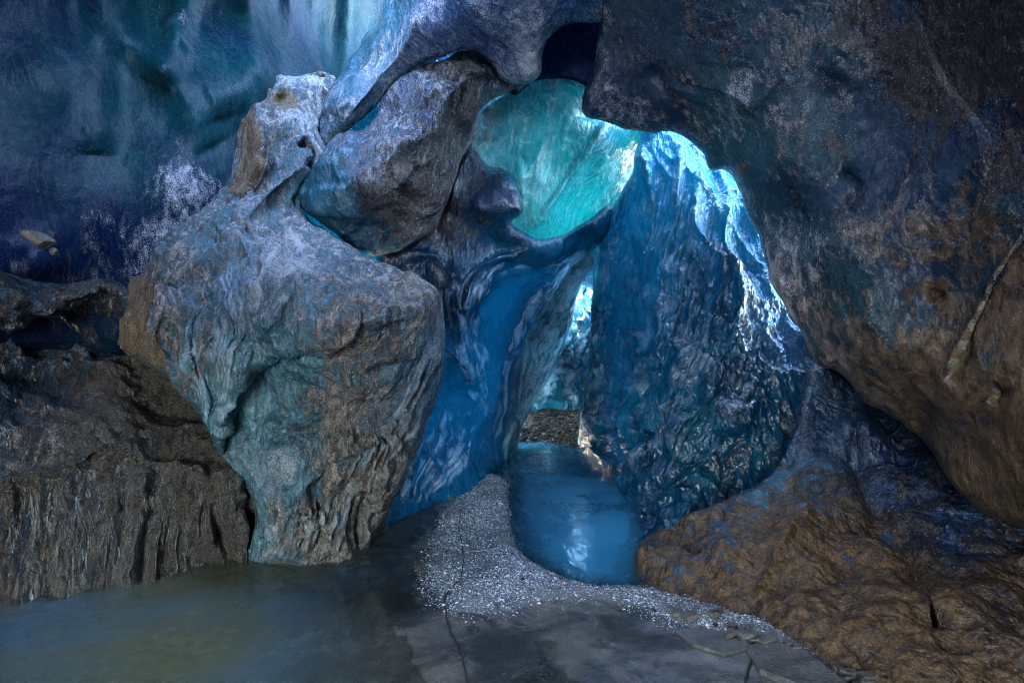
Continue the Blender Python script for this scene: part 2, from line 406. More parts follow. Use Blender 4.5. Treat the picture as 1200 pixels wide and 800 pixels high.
def d_ceil(p, q): return .14 * fbm(p * 1.0, 33, 4) + .05 * (cups(p * 1.7, 34) - .5) + .012 * fbm(p * 11, 35, 3)
def d_right(p, q): return .12 * fbm(p * .7, 43, 3) + .03 * (.5 - cups(p * 1.6, 44)) + .008 * fbm(p * 13, 45, 3)
def d_turq(p, q): return .10 * fbm(p * 1.2, 53, 4) + .03 * ridged(S(p, (3, 3, 1)), 54, 2)
def d_inner(p, q):
    a = .6
    r = np.stack([p[:, 0] * math.cos(a) + p[:, 2] * math.sin(a), p[:, 1], -p[:, 0] * math.sin(a) + p[:, 2] * math.cos(a)], -1)
    low = np.clip((q[:, 1] - 430) / 80, 0, 1)
    return .20 * fbm(p * .9, 63, 3) + .08 * ridged(S(r, (1.6, 1.0, .5)), 64, 2) - .06 + .07 * (cups(S(r, (2.6, 2.0, 1.1)), 67) - .5) + low * .05 * (ridged(S(r, (5.5, 2.0, .9)), 66, 2) - 1) + .006 * fbm(p * 10, 65, 3)
def d_curt(p, q):
    a = .28
    r = np.stack([p[:, 0] * math.cos(a) + p[:, 2] * math.sin(a), p[:, 1], -p[:, 0] * math.sin(a) + p[:, 2] * math.cos(a)], -1)
    w = r + .12 * np.stack([fbm(p * 2, 70, 2), fbm(p * 2, 71, 2), fbm(p * 2, 72, 2)], -1)
    low = np.clip((q[:, 1] - 250) / 160, 0, 1)
    return .18 * fbm(p * .8, 73, 3) + .14 * (ridged(S(w, (2.2, 1.4, .4)), 74, 2) - 1) + low * (.22 * (cups(S(w, (3.4, 2.6, 2.0)), 76) - .5) + .09 * (cups(S(w, (8, 6, 4.5)), 77) - .5)) + .006 * fbm(p * 9, 75, 3)
def d_tun(p, q):
    return .2 * fbm(p * .6, 83, 3) + .35 * (np.abs(noise3(S(p, (3.2, .8, .35)) + .3 * noise3(p, 81)[:, None], 84)) - .2) + .05 * ridged(S(p, (5, 2, 1.2)), 85, 2)
def d_mound(p, q):
    up = np.clip((620 - q[:, 1]) / 120, 0, 1)
    return .16 * fbm(p * 1.2, 93, 4) + (.11 + .19 * up) * (.5 - cups(S(p, (3.0, 3.0, 2.4)), 94)) + (.02 + .05 * np.clip((900 - q[:, 0]) / 100, 0, 1)) * (.5 - cups(p * 8, 97)) + .03 * fbm(p * 7, 95, 4) + .010 * fbm(p * 22, 96, 2)

# ------------------------------------------------------------------ ice bodies
W = 'ice wall'
left_wall = tag(ice('ice_wall', m_wall,
    [(-420, -330), (620, -330), (580, -60), (530, 60), (470, 120), (400, 190), (330, 290), (250, 340), (160, 420), (60, 420), (-140, 420), (-420, 420)],
    [(-420, -300, 2.0), (-420, 100, 2.0), (-420, 400, 2.0), (-100, 0, 3.2), (-100, 250, 3.0), (0, 0, 3.7), (0, 150, 3.6), (0, 300, 3.4), (130, 0, 4.5), (120, 120, 4.3), (130, 250, 4.1),
     (130, 330, 4.1), (215, 40, 4.9), (215, 230, 4.5), (250, 130, 4.9), (300, 80, 5.2), (330, 20, 5.9), (380, 60, 6.5), (440, 20, 6.8), (540, 0, 7.2), (600, -300, 6.5), (440, -300, 5.5), (200, -300, 3.6), (340, 200, 5.4)],
    rim=40, rimd=.4, thick=1.0, step=3, disp=d_smooth,
    ridges=[([(118, -60), (135, 20), (170, 60), (205, 95), (232, 140), (250, 170)], 22, .13), ([(232, -60), (212, 20), (200, 60), (180, 100)], 18, .12), ([(195, 20), (235, 80), (258, 140)], 16, .10),
            ([(335, -120), (345, 20), (345, 170)], 18, .15), ([(385, -120), (372, 20), (362, 170)], 17, .18), ([(295, -120), (300, 40), (310, 180)], 18, .10), ([(425, -140), (408, 30), (398, 160)], 17, .2),
            ([(115, -40), (118, 80), (112, 180)], 24, .08)],
    blobs=[(46, 306, 30, .14), (215, 205, 40, .07), (60, 90, 60, .12), (270, 110, 25, .1)],
    frost_glare=[(215, 212, .62), (180, 285, .5), (130, 290, .3), (60, 280, .22), (200, 95, .12), (0, 0, 0), (100, 120, 0), (150, 180, 0), (290, 100, 0), (212, 22, .3), (330, 70, 0), (20, 200, 0), (260, 160, 0), (240, 60, 0), (60, 60, 0), (300, 30, 0), (390, 40, 0)], warm=[(0, 0, 0), (60, 300, .6), (390, 50, .7), (200, 100, .1)],  # pale spots paint the glare on this wall
    dirt_shade=[(0, 0, -.4), (0, 240, -.1), (60, 300, .35), (100, 350, .55), (200, 100, -.4), (250, 180, -.4), (390, 40, .0), (350, 40, -.15), (150, 150, -.4), (60, 100, -.3), (250, 40, -.3), (150, 290, .1)],
    tint=[(0, 0, .35), (250, 150, .9), (140, 170, .8), (130, 270, .1), (0, 250, .1), (60, 120, .5), (215, 215, .3), (350, 40, .6), (200, 60, .7)], seed=1),
    'smooth dark teal ice wall with vertical folds at upper left', W)

bank = tag(ice('ice_bank', m_bank,
    [(-420, 318), (-60, 312), (20, 322), (70, 334), (138, 330), (200, 400), (270, 480), (318, 560), (330, 640), (300, 668), (255, 672), (200, 696), (110, 706), (0, 726), (-140, 780), (-420, 900)],
    [(-420, 330, 1.9), (-420, 700, 1.9), (-140, 740, 2.75), (-100, 330, 2.9), (0, 726, 3.1), (0, 640, 3.12), (0, 520, 3.2), (0, 420, 3.5), (0, 330, 3.3), (70, 345, 3.6), (70, 390, 3.9), (110, 706, 3.3), (110, 600, 3.35),
     (110, 500, 3.6), (135, 350, 4.0), (140, 420, 4.25), (200, 696, 3.55), (200, 580, 3.6), (200, 480, 4.2), (255, 672, 3.78), (290, 660, 3.9), (285, 570, 3.8), (260, 510, 4.2), (310, 660, 4.05), (310, 580, 4.2)],
    rim=16, rimd=.2, thick=1.2, step=2, disp=d_bank,
    ridges=[([(-20, 335), (40, 352), (90, 388), (132, 408)], 9, .12), ([(75, 385), (110, 430), (160, 460)], 10, .12), ([(0, 560), (70, 540), (130, 520), (230, 545), (280, 560)], 12, .10)],
    frost_glare=[(30, 490, .35), (80, 430, .15), (110, 360, .2), (220, 510, .15), (100, 600, .05)], dirt_shade=[(0, 340, .5), (0, 450, .45), (110, 370, .55), (150, 450, .75), (100, 560, .75), (20, 620, .65), (200, 600, .85), (250, 600, .9), (30, 490, .6), (270, 540, .8)],
    tint=[(0, 400, .5), (100, 560, .4), (90, 440, .6), (250, 600, .2)], seed=2),
    'dark silty ice bank with fluted foot standing in the murky pond', 'ice bank')

block = tag(ice('ice_block', m_block,
    [(140, 325), (124, 386), (131, 406), (190, 438), (236, 490), (262, 540), (293, 580), (298, 605), (289, 650), (300, 664), (330, 661), (372, 668), (415, 658), (442, 626), (462, 585), (486, 535), (508, 478), (522, 420), (518, 360), (506, 335),
     (455, 310), (400, 283), (362, 256), (352, 240), (356, 215), (372, 196), (382, 176), (372, 150), (384, 118), (394, 92), (376, 86), (345, 90), (312, 80), (296, 90), (300, 112), (278, 146), (270, 198), (248, 228), (204, 262)],
    [(140, 330, 4.25), (126, 390, 4.15), (165, 350, 4.0), (240, 240, 4.62), (290, 245, 4.55), (200, 270, 4.5), (240, 300, 4.12), (300, 290, 4.1), (350, 265, 4.6), (400, 290, 4.5), (455, 315, 4.35), (340, 330, 3.65), (420, 345, 3.6), (490, 350, 3.75),
     (515, 400, 3.95), (440, 420, 3.55), (300, 440, 3.6), (220, 400, 3.85), (240, 480, 3.85), (270, 520, 3.72), (330, 520, 3.5), (400, 500, 3.55), (470, 500, 3.9), (300, 600, 3.75), (300, 660, 3.85), (350, 600, 3.6), (370, 665, 3.8), (415, 640, 4.0), (440, 610, 4.2), (420, 560, 3.75),
     (278, 150, 5.0), (300, 115, 5.15), (300, 160, 4.78), (340, 175, 4.75), (382, 176, 5.05), (355, 235, 4.9), (290, 210, 4.68), (345, 130, 5.1), (296, 90, 5.6), (392, 92, 5.7), (345, 100, 5.45), (372, 150, 5.2), (310, 200, 4.62)],
    rim=10, rimd=.16, thick=.9, step=1.4, disp=d_block,
    ridges=[([(300, 118), (312, 160), (308, 192), (282, 238), (228, 274), (182, 318), (192, 350), (182, 398), (205, 440), (240, 482)], 10, .17), ([(310, 145), (345, 152), (362, 175), (345, 205), (300, 240), (262, 300), (250, 380), (262, 440)], 11, .12),
            ([(330, 285), (345, 330), (330, 370), (300, 400)], 12, .14), ([(300, 400), (290, 440), (262, 500), (262, 545)], 8, .12), ([(296, 100), (330, 106), (365, 112), (388, 104)], 8, .12),
            ([(345, 335), (400, 318), (450, 322), (512, 350)], 12, .10), ([(270, 250), (290, 300), (265, 350), (262, 430)], 9, .08), ([(500, 400), (480, 400), (440, 420), (400, 440)], 8, .10),
            ([(515, 410), (490, 480), (460, 540), (440, 600)], 10, .15), ([(500, 440), (470, 490), (435, 525)], 7, .10), ([(330, 560), (360, 600), (400, 620)], 18, .08), ([(350, 165), (366, 182), (358, 198)], 6, -.18),
            *bundle([(505, 380), (470, 470), (425, 530), (400, 600)], [(520, 380), (500, 480), (460, 550), (436, 625)], 13, 2.4, .05, 5), *bundle([(192, 330), (205, 400), (240, 470), (262, 530)], [(300, 250), (310, 330), (275, 430), (268, 520)], 22, 2.4, .03, 6),
            *bundle([(300, 605), (310, 630), (305, 658)], [(440, 560), (420, 610), (400, 655)], 15, 3, .04, 16)],
    lips=[([(262, 548), (268, 500), (298, 440), (345, 408), (400, 404), (445, 378), (514, 366)], 60, .2),
          ([(298, 655), (330, 600), (372, 552), (440, 520), (470, 505)][::-1], 55, .15), ([(330, 262), (300, 300), (318, 345), (300, 392)], 35, .12), ([(240, 470), (226, 400), (236, 330), (262, 262)], 30, .10), ([(350, 205), (320, 215), (290, 235), (250, 262)], 25, .10)],
    blobs=[(350, 305, 30, .12), (330, 545, 28, .10), (440, 360, 40, .10), (350, 470, 50, -.14), (328, 122, 10, -.22)],
    dirt_shade=[(165, 350, .75), (140, 390, .8), (220, 320, .62), (210, 420, .6), (250, 370, .4), (240, 260, .5), (260, 280, .0), (290, 330, .4), (340, 280, .62), (345, 330, .35), (300, 430, .1), (290, 480, .0), (320, 450, .05), (330, 545, .0),
          (420, 330, .55), (480, 345, .75), (400, 400, .7), (350, 500, .55), (400, 470, .8), (430, 560, .75), (370, 620, .85), (310, 630, .5), (420, 630, .85), (350, 410, .3), (460, 380, .45), (500, 430, .2),
          (300, 140, .6), (330, 170, .5), (280, 180, .8), (340, 220, .4), (300, 225, .35), (328, 122, .95), (345, 95, .5)],
    edge=[(140, 330, .6), (130, 400, 1), (240, 490, 1), (298, 605, 1), (330, 661, .5), (442, 626, 1), (518, 400, 1), (506, 335, .5), (455, 312, .1), (350, 250, .1), (380, 178, .3), (390, 100, .3), (300, 85, .5), (275, 150, .7), (204, 262, .5)],
    frost_glare=[(160, 330, .4), (240, 240, .45), (300, 250, .6), (330, 300, .72), (380, 300, .6), (440, 325, .55), (490, 345, .35), (350, 310, .8), (300, 350, .5), (215, 330, .35), (290, 400, .3), (250, 430, .15), (330, 545, .62), (300, 480, .1), (400, 360, .25), (440, 400, .1), (400, 480, 0), (420, 600, .05), (310, 620, .3), (360, 620, .1), (500, 420, .15),  # frost on the tops also paints in light from above
           (310, 135, .5), (340, 150, .6), (330, 180, .5), (220, 275, .45), (340, 230, .45), (285, 180, .1), (340, 92, .7), (360, 140, .55), (326, 122, 0)],
    warm=[(160, 360, 1), (300, 300, .6), (450, 330, .9), (420, 500, .9), (380, 630, .8), (250, 400, .8), (300, 150, .8)],
    tint=[(300, 450, .9), (260, 270, .6), (320, 330, .3), (400, 340, .55), (460, 400, .3), (350, 430, .8), (330, 545, .5), (480, 480, .2), (300, 200, .4), (345, 225, .7)], seed=3),
    'large folded grey silt streaked ice block with a sandy left rim, standing in the pond', 'ice block')
skin('sandy_facet', m_sand, [(150, 326), (140, 350), (129, 386), (134, 402), (160, 417), (192, 437), (206, 452), (196, 420), (186, 400), (180, 380), (186, 352), (182, 335), (170, 322)], 'ice_block', block, seed=31, wob=4)
skin('sandy_flank', m_sand, [(296, 124), (282, 148), (275, 198), (262, 222), (272, 228), (284, 226), (297, 208), (304, 190), (302, 172), (308, 158), (304, 138)], 'ice_block', block, seed=33, wob=4)
skin('sandy_hollow', m_sand, [(316, 110), (334, 108), (346, 122), (344, 136), (330, 138), (318, 128)], 'ice_block', block, seed=32)

def icicle(px, py, d, L, r, parent, mat):
    n = 10; rings = []
    a = np.linspace(0, 2 * math.pi, n, endpoint=False)
    base = pt(px, py, d)
    for t in np.linspace(0, 1, 7):
        rr = r * (1 - t) ** .7 * (1 + .18 * math.sin(t * 17 + px)) + .0008
        rings.append(np.stack([rr * np.cos(a) + .12 * L * t * t * math.sin(px), rr * np.sin(a), np.full(n, .05 - t * (L + .05))], 1) + base)
    V = np.concatenate(rings); Fc = []
    for q_ in range(6):
        for k in range(n):
            Fc.append((q_ * n + k, (q_ + 1) * n + k, (q_ + 1) * n + (k + 1) % n, q_ * n + (k + 1) % n))
    at = {k: np.full(len(V), v) for k, v in (('dirt_shade', .25), ('tint', .5), ('frost_glare', .1), ('warm', .7))}
    return mesh_obj('icicle', V, Fc, mat, parent, at)
for (px, py, L, r) in [(293, 650, .05, .016), (300, 656, .04, .02), (309, 656, .06, .018), (318, 656, .045, .02), (327, 655, .055, .016), (337, 656, .035, .02)]:
    icicle(px, py, 3.9, L, r, block, m_block)

slab = tag(ice('ice_slab', m_ridge,
    [(348, 228), (352, 205), (376, 182), (398, 160), (432, 148), (452, 112), (480, 86), (520, 70), (556, 56), (590, 80), (606, 100), (572, 120), (556, 140), (552, 168), (536, 196), (520, 240), (508, 270), (486, 284), (452, 300), (420, 292), (388, 268), (358, 248)],
    [(348, 225, 4.9), (376, 185, 5.0), (432, 150, 5.0), (480, 88, 5.1), (556, 60, 5.0), (606, 100, 5.3), (552, 165, 5.4), (520, 240, 5.2), (490, 280, 5.1), (420, 290, 5.0), (400, 205, 4.5), (440, 185, 4.42), (480, 160, 4.46), (520, 112, 4.6), (550, 72, 4.78), (470, 235, 4.62), (420, 250, 4.66), (515, 180, 4.82), (375, 235, 4.7)],
    rim=4, rimd=.05, thick=.7, step=1.7, disp=d_ridge,
    lips=[([(556, 62), (522, 112), (492, 145), (455, 180), (425, 204), (385, 222), (352, 236)], 60, .14), ([(430, 150), (470, 132), (510, 88)], 30, .10), ([(486, 284), (440, 262), (400, 250), (360, 246)], 30, -.10)],
    ridges=[([(440, 150), (470, 150), (500, 120), (530, 90)], 10, .12), ([(360, 215), (410, 180), (450, 175), (500, 160), (545, 130)], 10, .14), ([(355, 240), (400, 245), (450, 275), (500, 270)], 9, .06), ([(400, 205), (440, 200), (490, 190)], 12, -.08)],
    dirt_shade=[(450, 230, .85), (490, 220, .8), (500, 110, .6), (440, 185, .55), (540, 90, .7), (480, 130, .5), (375, 235, .1), (360, 240, 0), (420, 275, .4), (520, 190, .75), (460, 170, .6)],
    warm=[(450, 230, .5), (490, 200, .45), (520, 100, .3), (440, 185, .9), (400, 180, .5)], frost_glare=[(400, 180, .35), (470, 155, .5), (520, 100, .6), (550, 65, .6), (440, 190, .4), (470, 190, .5), (480, 240, 0), (420, 230, .05), (380, 250, .1), (500, 140, .2), (540, 120, .05)],
    tint=[(370, 240, .95), (420, 280, .6), (480, 140, .1), (520, 100, .1), (450, 185, .7)], seed=6),
    'angular purple brown ice slab with bright crest, leaning above the large block', 'ice slab')

backing = tag(ice('ice_hollow', m_curt,
    [(250, 190), (330, 150), (405, 100), (462, 55), (520, 25), (600, 30), (630, 112), (580, 190), (562, 290), (540, 390), (440, 390), (320, 340)],
    [(320, 190, 5.8), (430, 90, 6.1), (580, 60, 5.9), (610, 110, 6.3), (540, 260, 6.0), (440, 330, 5.8), (350, 290, 5.5), (450, 200, 5.9), (400, 280, 5.5)], rim=8, rimd=.1, thick=.7, step=3, disp=d_smooth,
    dirt_shade=[(0, 0, 0), (450, 80, .3)], tint=[(380, 260, 1), (500, 290, .1), (450, 80, .2)], seed=16),
    'teal undercut ice showing below the angular slab', 'ice hollow')

ceil = tag(ice('ice_ceiling', m_ceil,
    [(365, 140), (384, 112), (404, 78), (430, 40), (452, -10), (480, -330), (790, -330), (770, -60), (735, 40), (712, 28), (672, 26), (646, 40), (636, 62), (634, 84), (622, 96), (606, 98), (588, 92), (576, 74), (552, 58), (520, 66), (480, 84), (455, 108), (434, 130), (400, 158), (376, 176)],
    [(365, 145, 5.5), (404, 80, 5.6), (440, 20, 5.6), (480, -330, 2.6), (780, -330, 2.4), (700, 20, 3.9), (634, 85, 4.3), (606, 98, 4.4), (580, 80, 4.5), (500, 75, 4.9), (440, 120, 5.2), (390, 165, 5.3), (560, 20, 4.1), (480, 40, 4.7), (420, 110, 5.1), (620, 40, 4.0), (600, -100, 3.3)],
    rim=14, rimd=.22, thick=.9, step=2, disp=d_ceil, edge=[(376, 176, .2), (434, 130, .15), (500, 75, .15), (556, 60, .3), (606, 98, 1), (640, 70, 1), (404, 78, .3), (440, 20, .6)],
    ridges=[([(452, -20), (440, 50), (415, 100), (395, 135)], 10, .16), ([(500, 10), (470, 60), (440, 95), (390, 160)], 8, .12), ([(632, 60), (630, 80), (618, 92)], 8, .06), ([(420, 40), (405, 90), (378, 135)], 8, .12)],
    dirt_shade=[(400, 120, .35), (420, 60, .3), (440, 20, .3), (500, 50, .3), (560, 30, .2), (600, 80, .15), (480, 60, .5), (620, 20, .2)],
    frost_glare=[(400, 130, .45), (440, 110, .5), (480, 60, .55), (560, 30, .35), (600, 80, .6), (625, 80, .7), (540, 50, .5), (430, 40, .15), (600, -50, .2), (680, 10, .3)],
    tint=[(420, 50, .9), (450, 30, .8), (560, 40, .25), (610, 80, .1), (520, 20, .3)], seed=7),
    'frosted blue ice lobe hanging from the top centre, sweeping down to a ridge at its left', 'ice ceiling')

recess = tag(ice('ice_alcove', m_wall,
    [(610, 20), (660, -10), (730, 0), (760, 90), (725, 125), (688, 102), (655, 92), (625, 96), (598, 108)],
    [(610, 20, 5.0), (730, 0, 5.0), (660, 40, 5.5), (680, 80, 5.7), (600, 110, 5.4), (720, 120, 5.4)], rim=10, rimd=.1, thick=.6, step=3, disp=d_smooth,
    dirt_shade=[(660, 60, -.1)], frost_glare=[(690, 60, .05), (650, 90, .2)], warm=[(0, 0, .2)], tint=[(670, 60, .0)], seed=8),
    'dark blue rounded alcove between two hanging ice lobes', 'ice alcove')

right = tag(ice('ice_wall', m_right,
    [(760, -330), (712, -60), (700, 40), (694, 82), (681, 128), (700, 141), (748, 155), (788, 155), (812, 165), (824, 180), (830, 196), (852, 203), (868, 226), (876, 250), (888, 278), (898, 312), (902, 328), (916, 352), (936, 386), (952, 420), (962, 432), (984, 438), (1010, 468), (1048, 488),
     (1084, 518), (1112, 560), (1148, 598), (1180, 612), (1260, 640), (1420, 680), (1620, 560), (1620, -330)],
    [(760, -330, 2.4), (694, 85, 4.2), (681, 128, 4.4), (748, 155, 4.5), (824, 180, 4.4), (868, 226, 4.2), (898, 312, 3.95), (936, 386, 3.75), (962, 432, 3.6), (1010, 468, 3.45), (1084, 518, 3.2), (1148, 598, 2.9), (1260, 640, 2.4),
     (760, 60, 3.8), (800, 110, 3.85), (850, 100, 3.5), (900, 200, 3.5), (960, 300, 3.25), (1000, 400, 3.15), (1000, 150, 2.95), (1000, 0, 2.7), (1100, 350, 2.75), (1100, 480, 2.85), (1200, 0, 2.0), (1200, 250, 2.2), (1200, 450, 2.3), (1200, 580, 2.5), (1620, 0, 1.3), (1620, 500, 1.3), (1100, -330, 1.8), (1620, -330, 1.2)],
    rim=14, rimd=.16, thick=1.3, step=2, disp=d_right, wob=2.5,
    ridges=[([(868, 130), (900, 110), (920, 80)], 12, .05), ([(965, 85), (985, 60)], 9, .05), ([(1000, 250), (1010, 215), (985, 200)], 9, -.06), ([(1010, 375), (1030, 390), (1028, 420)], 6, .04), ([(1110, 440), (1150, 360), (1200, 265)], 3, .025), ([(760, 80), (790, 120), (800, 150)], 14, -.10)],
    blobs=[(985, 80, 22, .07), (860, 118, 24, .07), (930, 300, 30, .06), (1075, 495, 26, -.14), (975, 470, 26, .05), (940, 260, 34, -.08), (1096, 345, 10, -.08), (1180, 460, 10, -.06)],
    frost_glare=[(700, 120, .45), (740, 140, .5), (720, 60, .35), (760, 100, .2), (860, 115, .5), (985, 80, .3), (930, 300, .5), (915, 330, .5), (975, 470, .4), (900, 200, .25), (1000, 200, .1), (1100, 100, .0), (1000, 350, .3), (1100, 400, .15), (1180, 50, 0), (840, 50, .1), (1180, 460, .2)],
    warm=[(720, 100, .3), (800, 130, .8), (850, 60, .1), (940, 60, 0), (1100, 60, 0), (1180, 200, .2), (1000, 200, .3), (900, 250, .7), (960, 380, 1), (1100, 350, .8), (1180, 400, .9), (1100, 500, 1.2), (1180, 560, 1.2), (1030, 450, 1)],  # near-black colour at top right paints in the corner's darkness
    dirt_shade=[(720, 100, .1), (760, 60, .25), (800, 130, .5), (850, 60, .45), (850, 110, .15), (930, 60, .45), (985, 80, .1), (870, 200, .45), (930, 270, .3), (900, 330, .5), (960, 380, .6), (1000, 440, .7), (1000, 330, .45), (1000, 200, .3), (1050, 200, .3), (1100, 100, .8), (1000, 40, .65), (1100, 300, .5), (1150, 420, .75), (1100, 500, .8), (1180, 550, .9), (1180, 250, .6), (1180, 50, .9)],  # raised at top right for the same painted darkness
    tint=[(720, 120, .2), (760, 60, .3), (870, 160, .7), (960, 160, .6), (1030, 150, .2), (940, 230, .5), (1000, 330, .6), (1060, 300, .2), (1050, 450, .6), (1150, 100, .1)], seed=9),
    'brown speckled ice wall curving over from the ceiling at right', W)
# pale mineral vein in the right wall
vp = spline([(1108, 448), (1128, 408), (1150, 362), (1172, 318), (1204, 262), (1250, 180)], False, 10)
vo = np.stack([np.full(len(vp), 1.6), np.full(len(vp), .9)], 1) * (1 + .5 * np.sin(np.arange(len(vp)) * 1.3))[:, None]
m_vein = rock_mat('mineral_vein', (.16, .13, .10), (.34, .29, .24), .5)
skin('mineral_vein', m_vein, np.concatenate([vp - vo, (vp + vo)[::-1]]).tolist(), 'ice_wall', right, lift=.005, wob=.4, step=1.1, seed=77)

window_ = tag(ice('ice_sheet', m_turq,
    [(540, 150), (580, 104), (612, 84), (650, 76), (690, 84), (712, 120), (770, 120), (800, 150), (790, 200), (760, 250), (720, 280), (664, 296), (610, 298), (560, 292), (556, 230)],
    [(540, 150, 6.0), (600, 95, 5.9), (650, 80, 5.7), (700, 100, 6.0), (765, 150, 7.3), (740, 190, 7.4), (790, 200, 8.2), (720, 260, 8.0), (700, 250, 7.6), (660, 285, 7.2), (560, 290, 6.2), (600, 180, 6.2), (650, 150, 6.2), (640, 220, 6.3), (690, 160, 6.2), (560, 230, 6.0)],
    rim=14, rimd=.2, thick=.25, step=2, disp=d_turq, ridges=bundle([(600, 110), (590, 180), (615, 260)], [(690, 120), (665, 190), (625, 270)], 9, 3, .04, 9) + [([(712, 140), (684, 178), (655, 225), (622, 272)], 6, .25), ([(640, 110), (640, 160), (612, 215)], 12, .1), ([(650, 90), (690, 115), (680, 145)], 14, -.15)],
    dirt_shade=[(560, 200, .4), (550, 160, .55), (640, 180, .15), (610, 200, .1), (665, 150, .2), (700, 200, .38), (600, 120, .25), (560, 250, .55), (600, 285, .3), (740, 200, .45), (680, 110, .15)], frost_glare=[(640, 150, .25), (620, 220, .3), (655, 225, .3), (700, 150, .1), (560, 180, 0)], tint=[(640, 170, .9), (720, 180, .0), (640, 270, .7), (660, 100, .4)], seed=10),  # sediment and tint also paint the shading between the facets
    'glowing turquoise translucent ice sheet with a pale diagonal ridge', 'ice sheet')

inner = tag(ice('ice_buttress', m_inner,
    [(440, 310), (470, 290), (500, 262), (520, 230), (534, 190), (552, 172), (570, 192), (592, 200), (606, 216), (614, 246), (600, 262), (640, 280), (690, 258), (712, 240), (720, 262), (698, 292), (668, 314), (640, 358), (614, 408), (600, 470), (592, 548), (560, 580), (500, 604), (440, 640), (400, 640), (420, 500)],
    [(440, 310, 5.4), (500, 265, 5.5), (534, 190, 5.6), (570, 195, 5.7), (610, 240, 5.8), (600, 228, 5.65), (550, 240, 5.6), (640, 285, 6.3), (690, 258, 6.8), (715, 245, 7.1), (720, 264, 7.4), (690, 300, 8.2), (640, 355, 8.6), (600, 470, 8.8), (592, 545, 8.3), (560, 575, 6.6), (500, 602, 5.4), (440, 636, 4.8), (520, 340, 5.7), (580, 330, 6.6), (500, 300, 5.6), (560, 430, 6.6), (530, 480, 6.3), (470, 560, 5.2), (420, 500, 5.0), (545, 400, 6.2), (600, 300, 6.7)],
    rim=10, rimd=.3, thick=.7, step=1.25, disp=d_inner,
    ridges=bundle([(500, 470), (480, 520), (455, 590)], [(552, 480), (540, 530), (510, 600)], 16, 2.4, .09, 1) + bundle([(655, 300), (615, 360), (585, 440), (575, 540)], [(690, 300), (650, 350), (610, 440), (596, 540)], 14, 2.2, .10, 2) + bundle([(540, 300), (530, 340), (540, 400), (560, 500)], [(640, 296), (580, 330), (560, 400), (572, 500)], 9, 3, .09, 3) + [([(632, 288), (590, 298), (562, 320), (550, 350), (540, 362), (545, 340)], 5, .22), ([(620, 310), (590, 325), (560, 355), (545, 370)], 5, .20), ([(595, 232), (560, 236), (545, 250)], 8, .10), ([(535, 200), (530, 250), (535, 300), (528, 340)], 9, .14), ([(520, 400), (560, 450), (566, 500), (556, 560)], 7, .18),
            ([(540, 380), (555, 420), (562, 470)], 7, .15), ([(470, 300), (510, 300), (535, 330)], 9, .15)],
    lips=[([(440, 640), (500, 520), (540, 430), (556, 360), (600, 310), (640, 300)], 40, .16), ([(552, 520), (562, 470), (552, 420), (540, 380)], 30, .12)],
    dirt_shade=[(600, 225, .35), (540, 210, .55), (530, 260, .6), (560, 400, .0), (500, 330, .3), (640, 300, .0), (450, 560, .1), (480, 290, .5)],
    tint=[(600, 235, .4), (570, 370, .6), (640, 300, .7), (530, 270, .1), (500, 340, .15), (540, 480, .5), (600, 460, .8), (480, 570, .3)], seed=11),
    'deep blue flowing ice buttress between the large block and the tunnel', 'ice buttress')
ice('frosted_nub', m_ceil, [(551, 236), (566, 222), (590, 218), (605, 224), (612, 248), (596, 246), (572, 250), (556, 248)],
    [(551, 236, 5.5), (590, 220, 5.5), (612, 246, 5.6), (580, 236, 5.35), (556, 248, 5.5)], rim=8, rimd=.12, thick=.15, step=1.6, disp=d_block, dirt_shade=[(0, 0, .2)], tint=[(0, 0, .2)], parent=inner, seed=32)

tunl = tag(ice('tunnel_wall', m_tun,
    [(700, 270), (716, 290), (690, 318), (676, 346), (668, 384), (656, 420), (640, 448), (628, 470), (612, 500), (600, 540), (578, 545), (585, 470), (600, 410), (630, 350), (660, 300)],
    [(700, 270, 9.5), (716, 290, 11), (690, 318, 12), (668, 384, 14), (656, 420, 15.5), (628, 470, 14), (600, 540, 8.8), (578, 545, 8.5), (600, 410, 9.3), (630, 350, 9.3), (620, 440, 12), (645, 380, 12.5), (610, 490, 11)],
    rim=6, rimd=.3, thick=.8, step=1.2, disp=d_tun, ridges=bundle([(700, 280), (650, 330), (610, 420), (590, 540)], [(706, 300), (672, 370), (640, 450), (604, 540)], 26, 1.8, .12, 4), dirt_shade=[(0, 0, .02), (630, 470, .2)], tint=[(600, 450, .3), (670, 330, .9), (650, 400, .5)], seed=12, wob=1),
    'fluted pale rimmed ice wall lining the left of the far tunnel', 'tunnel wall')
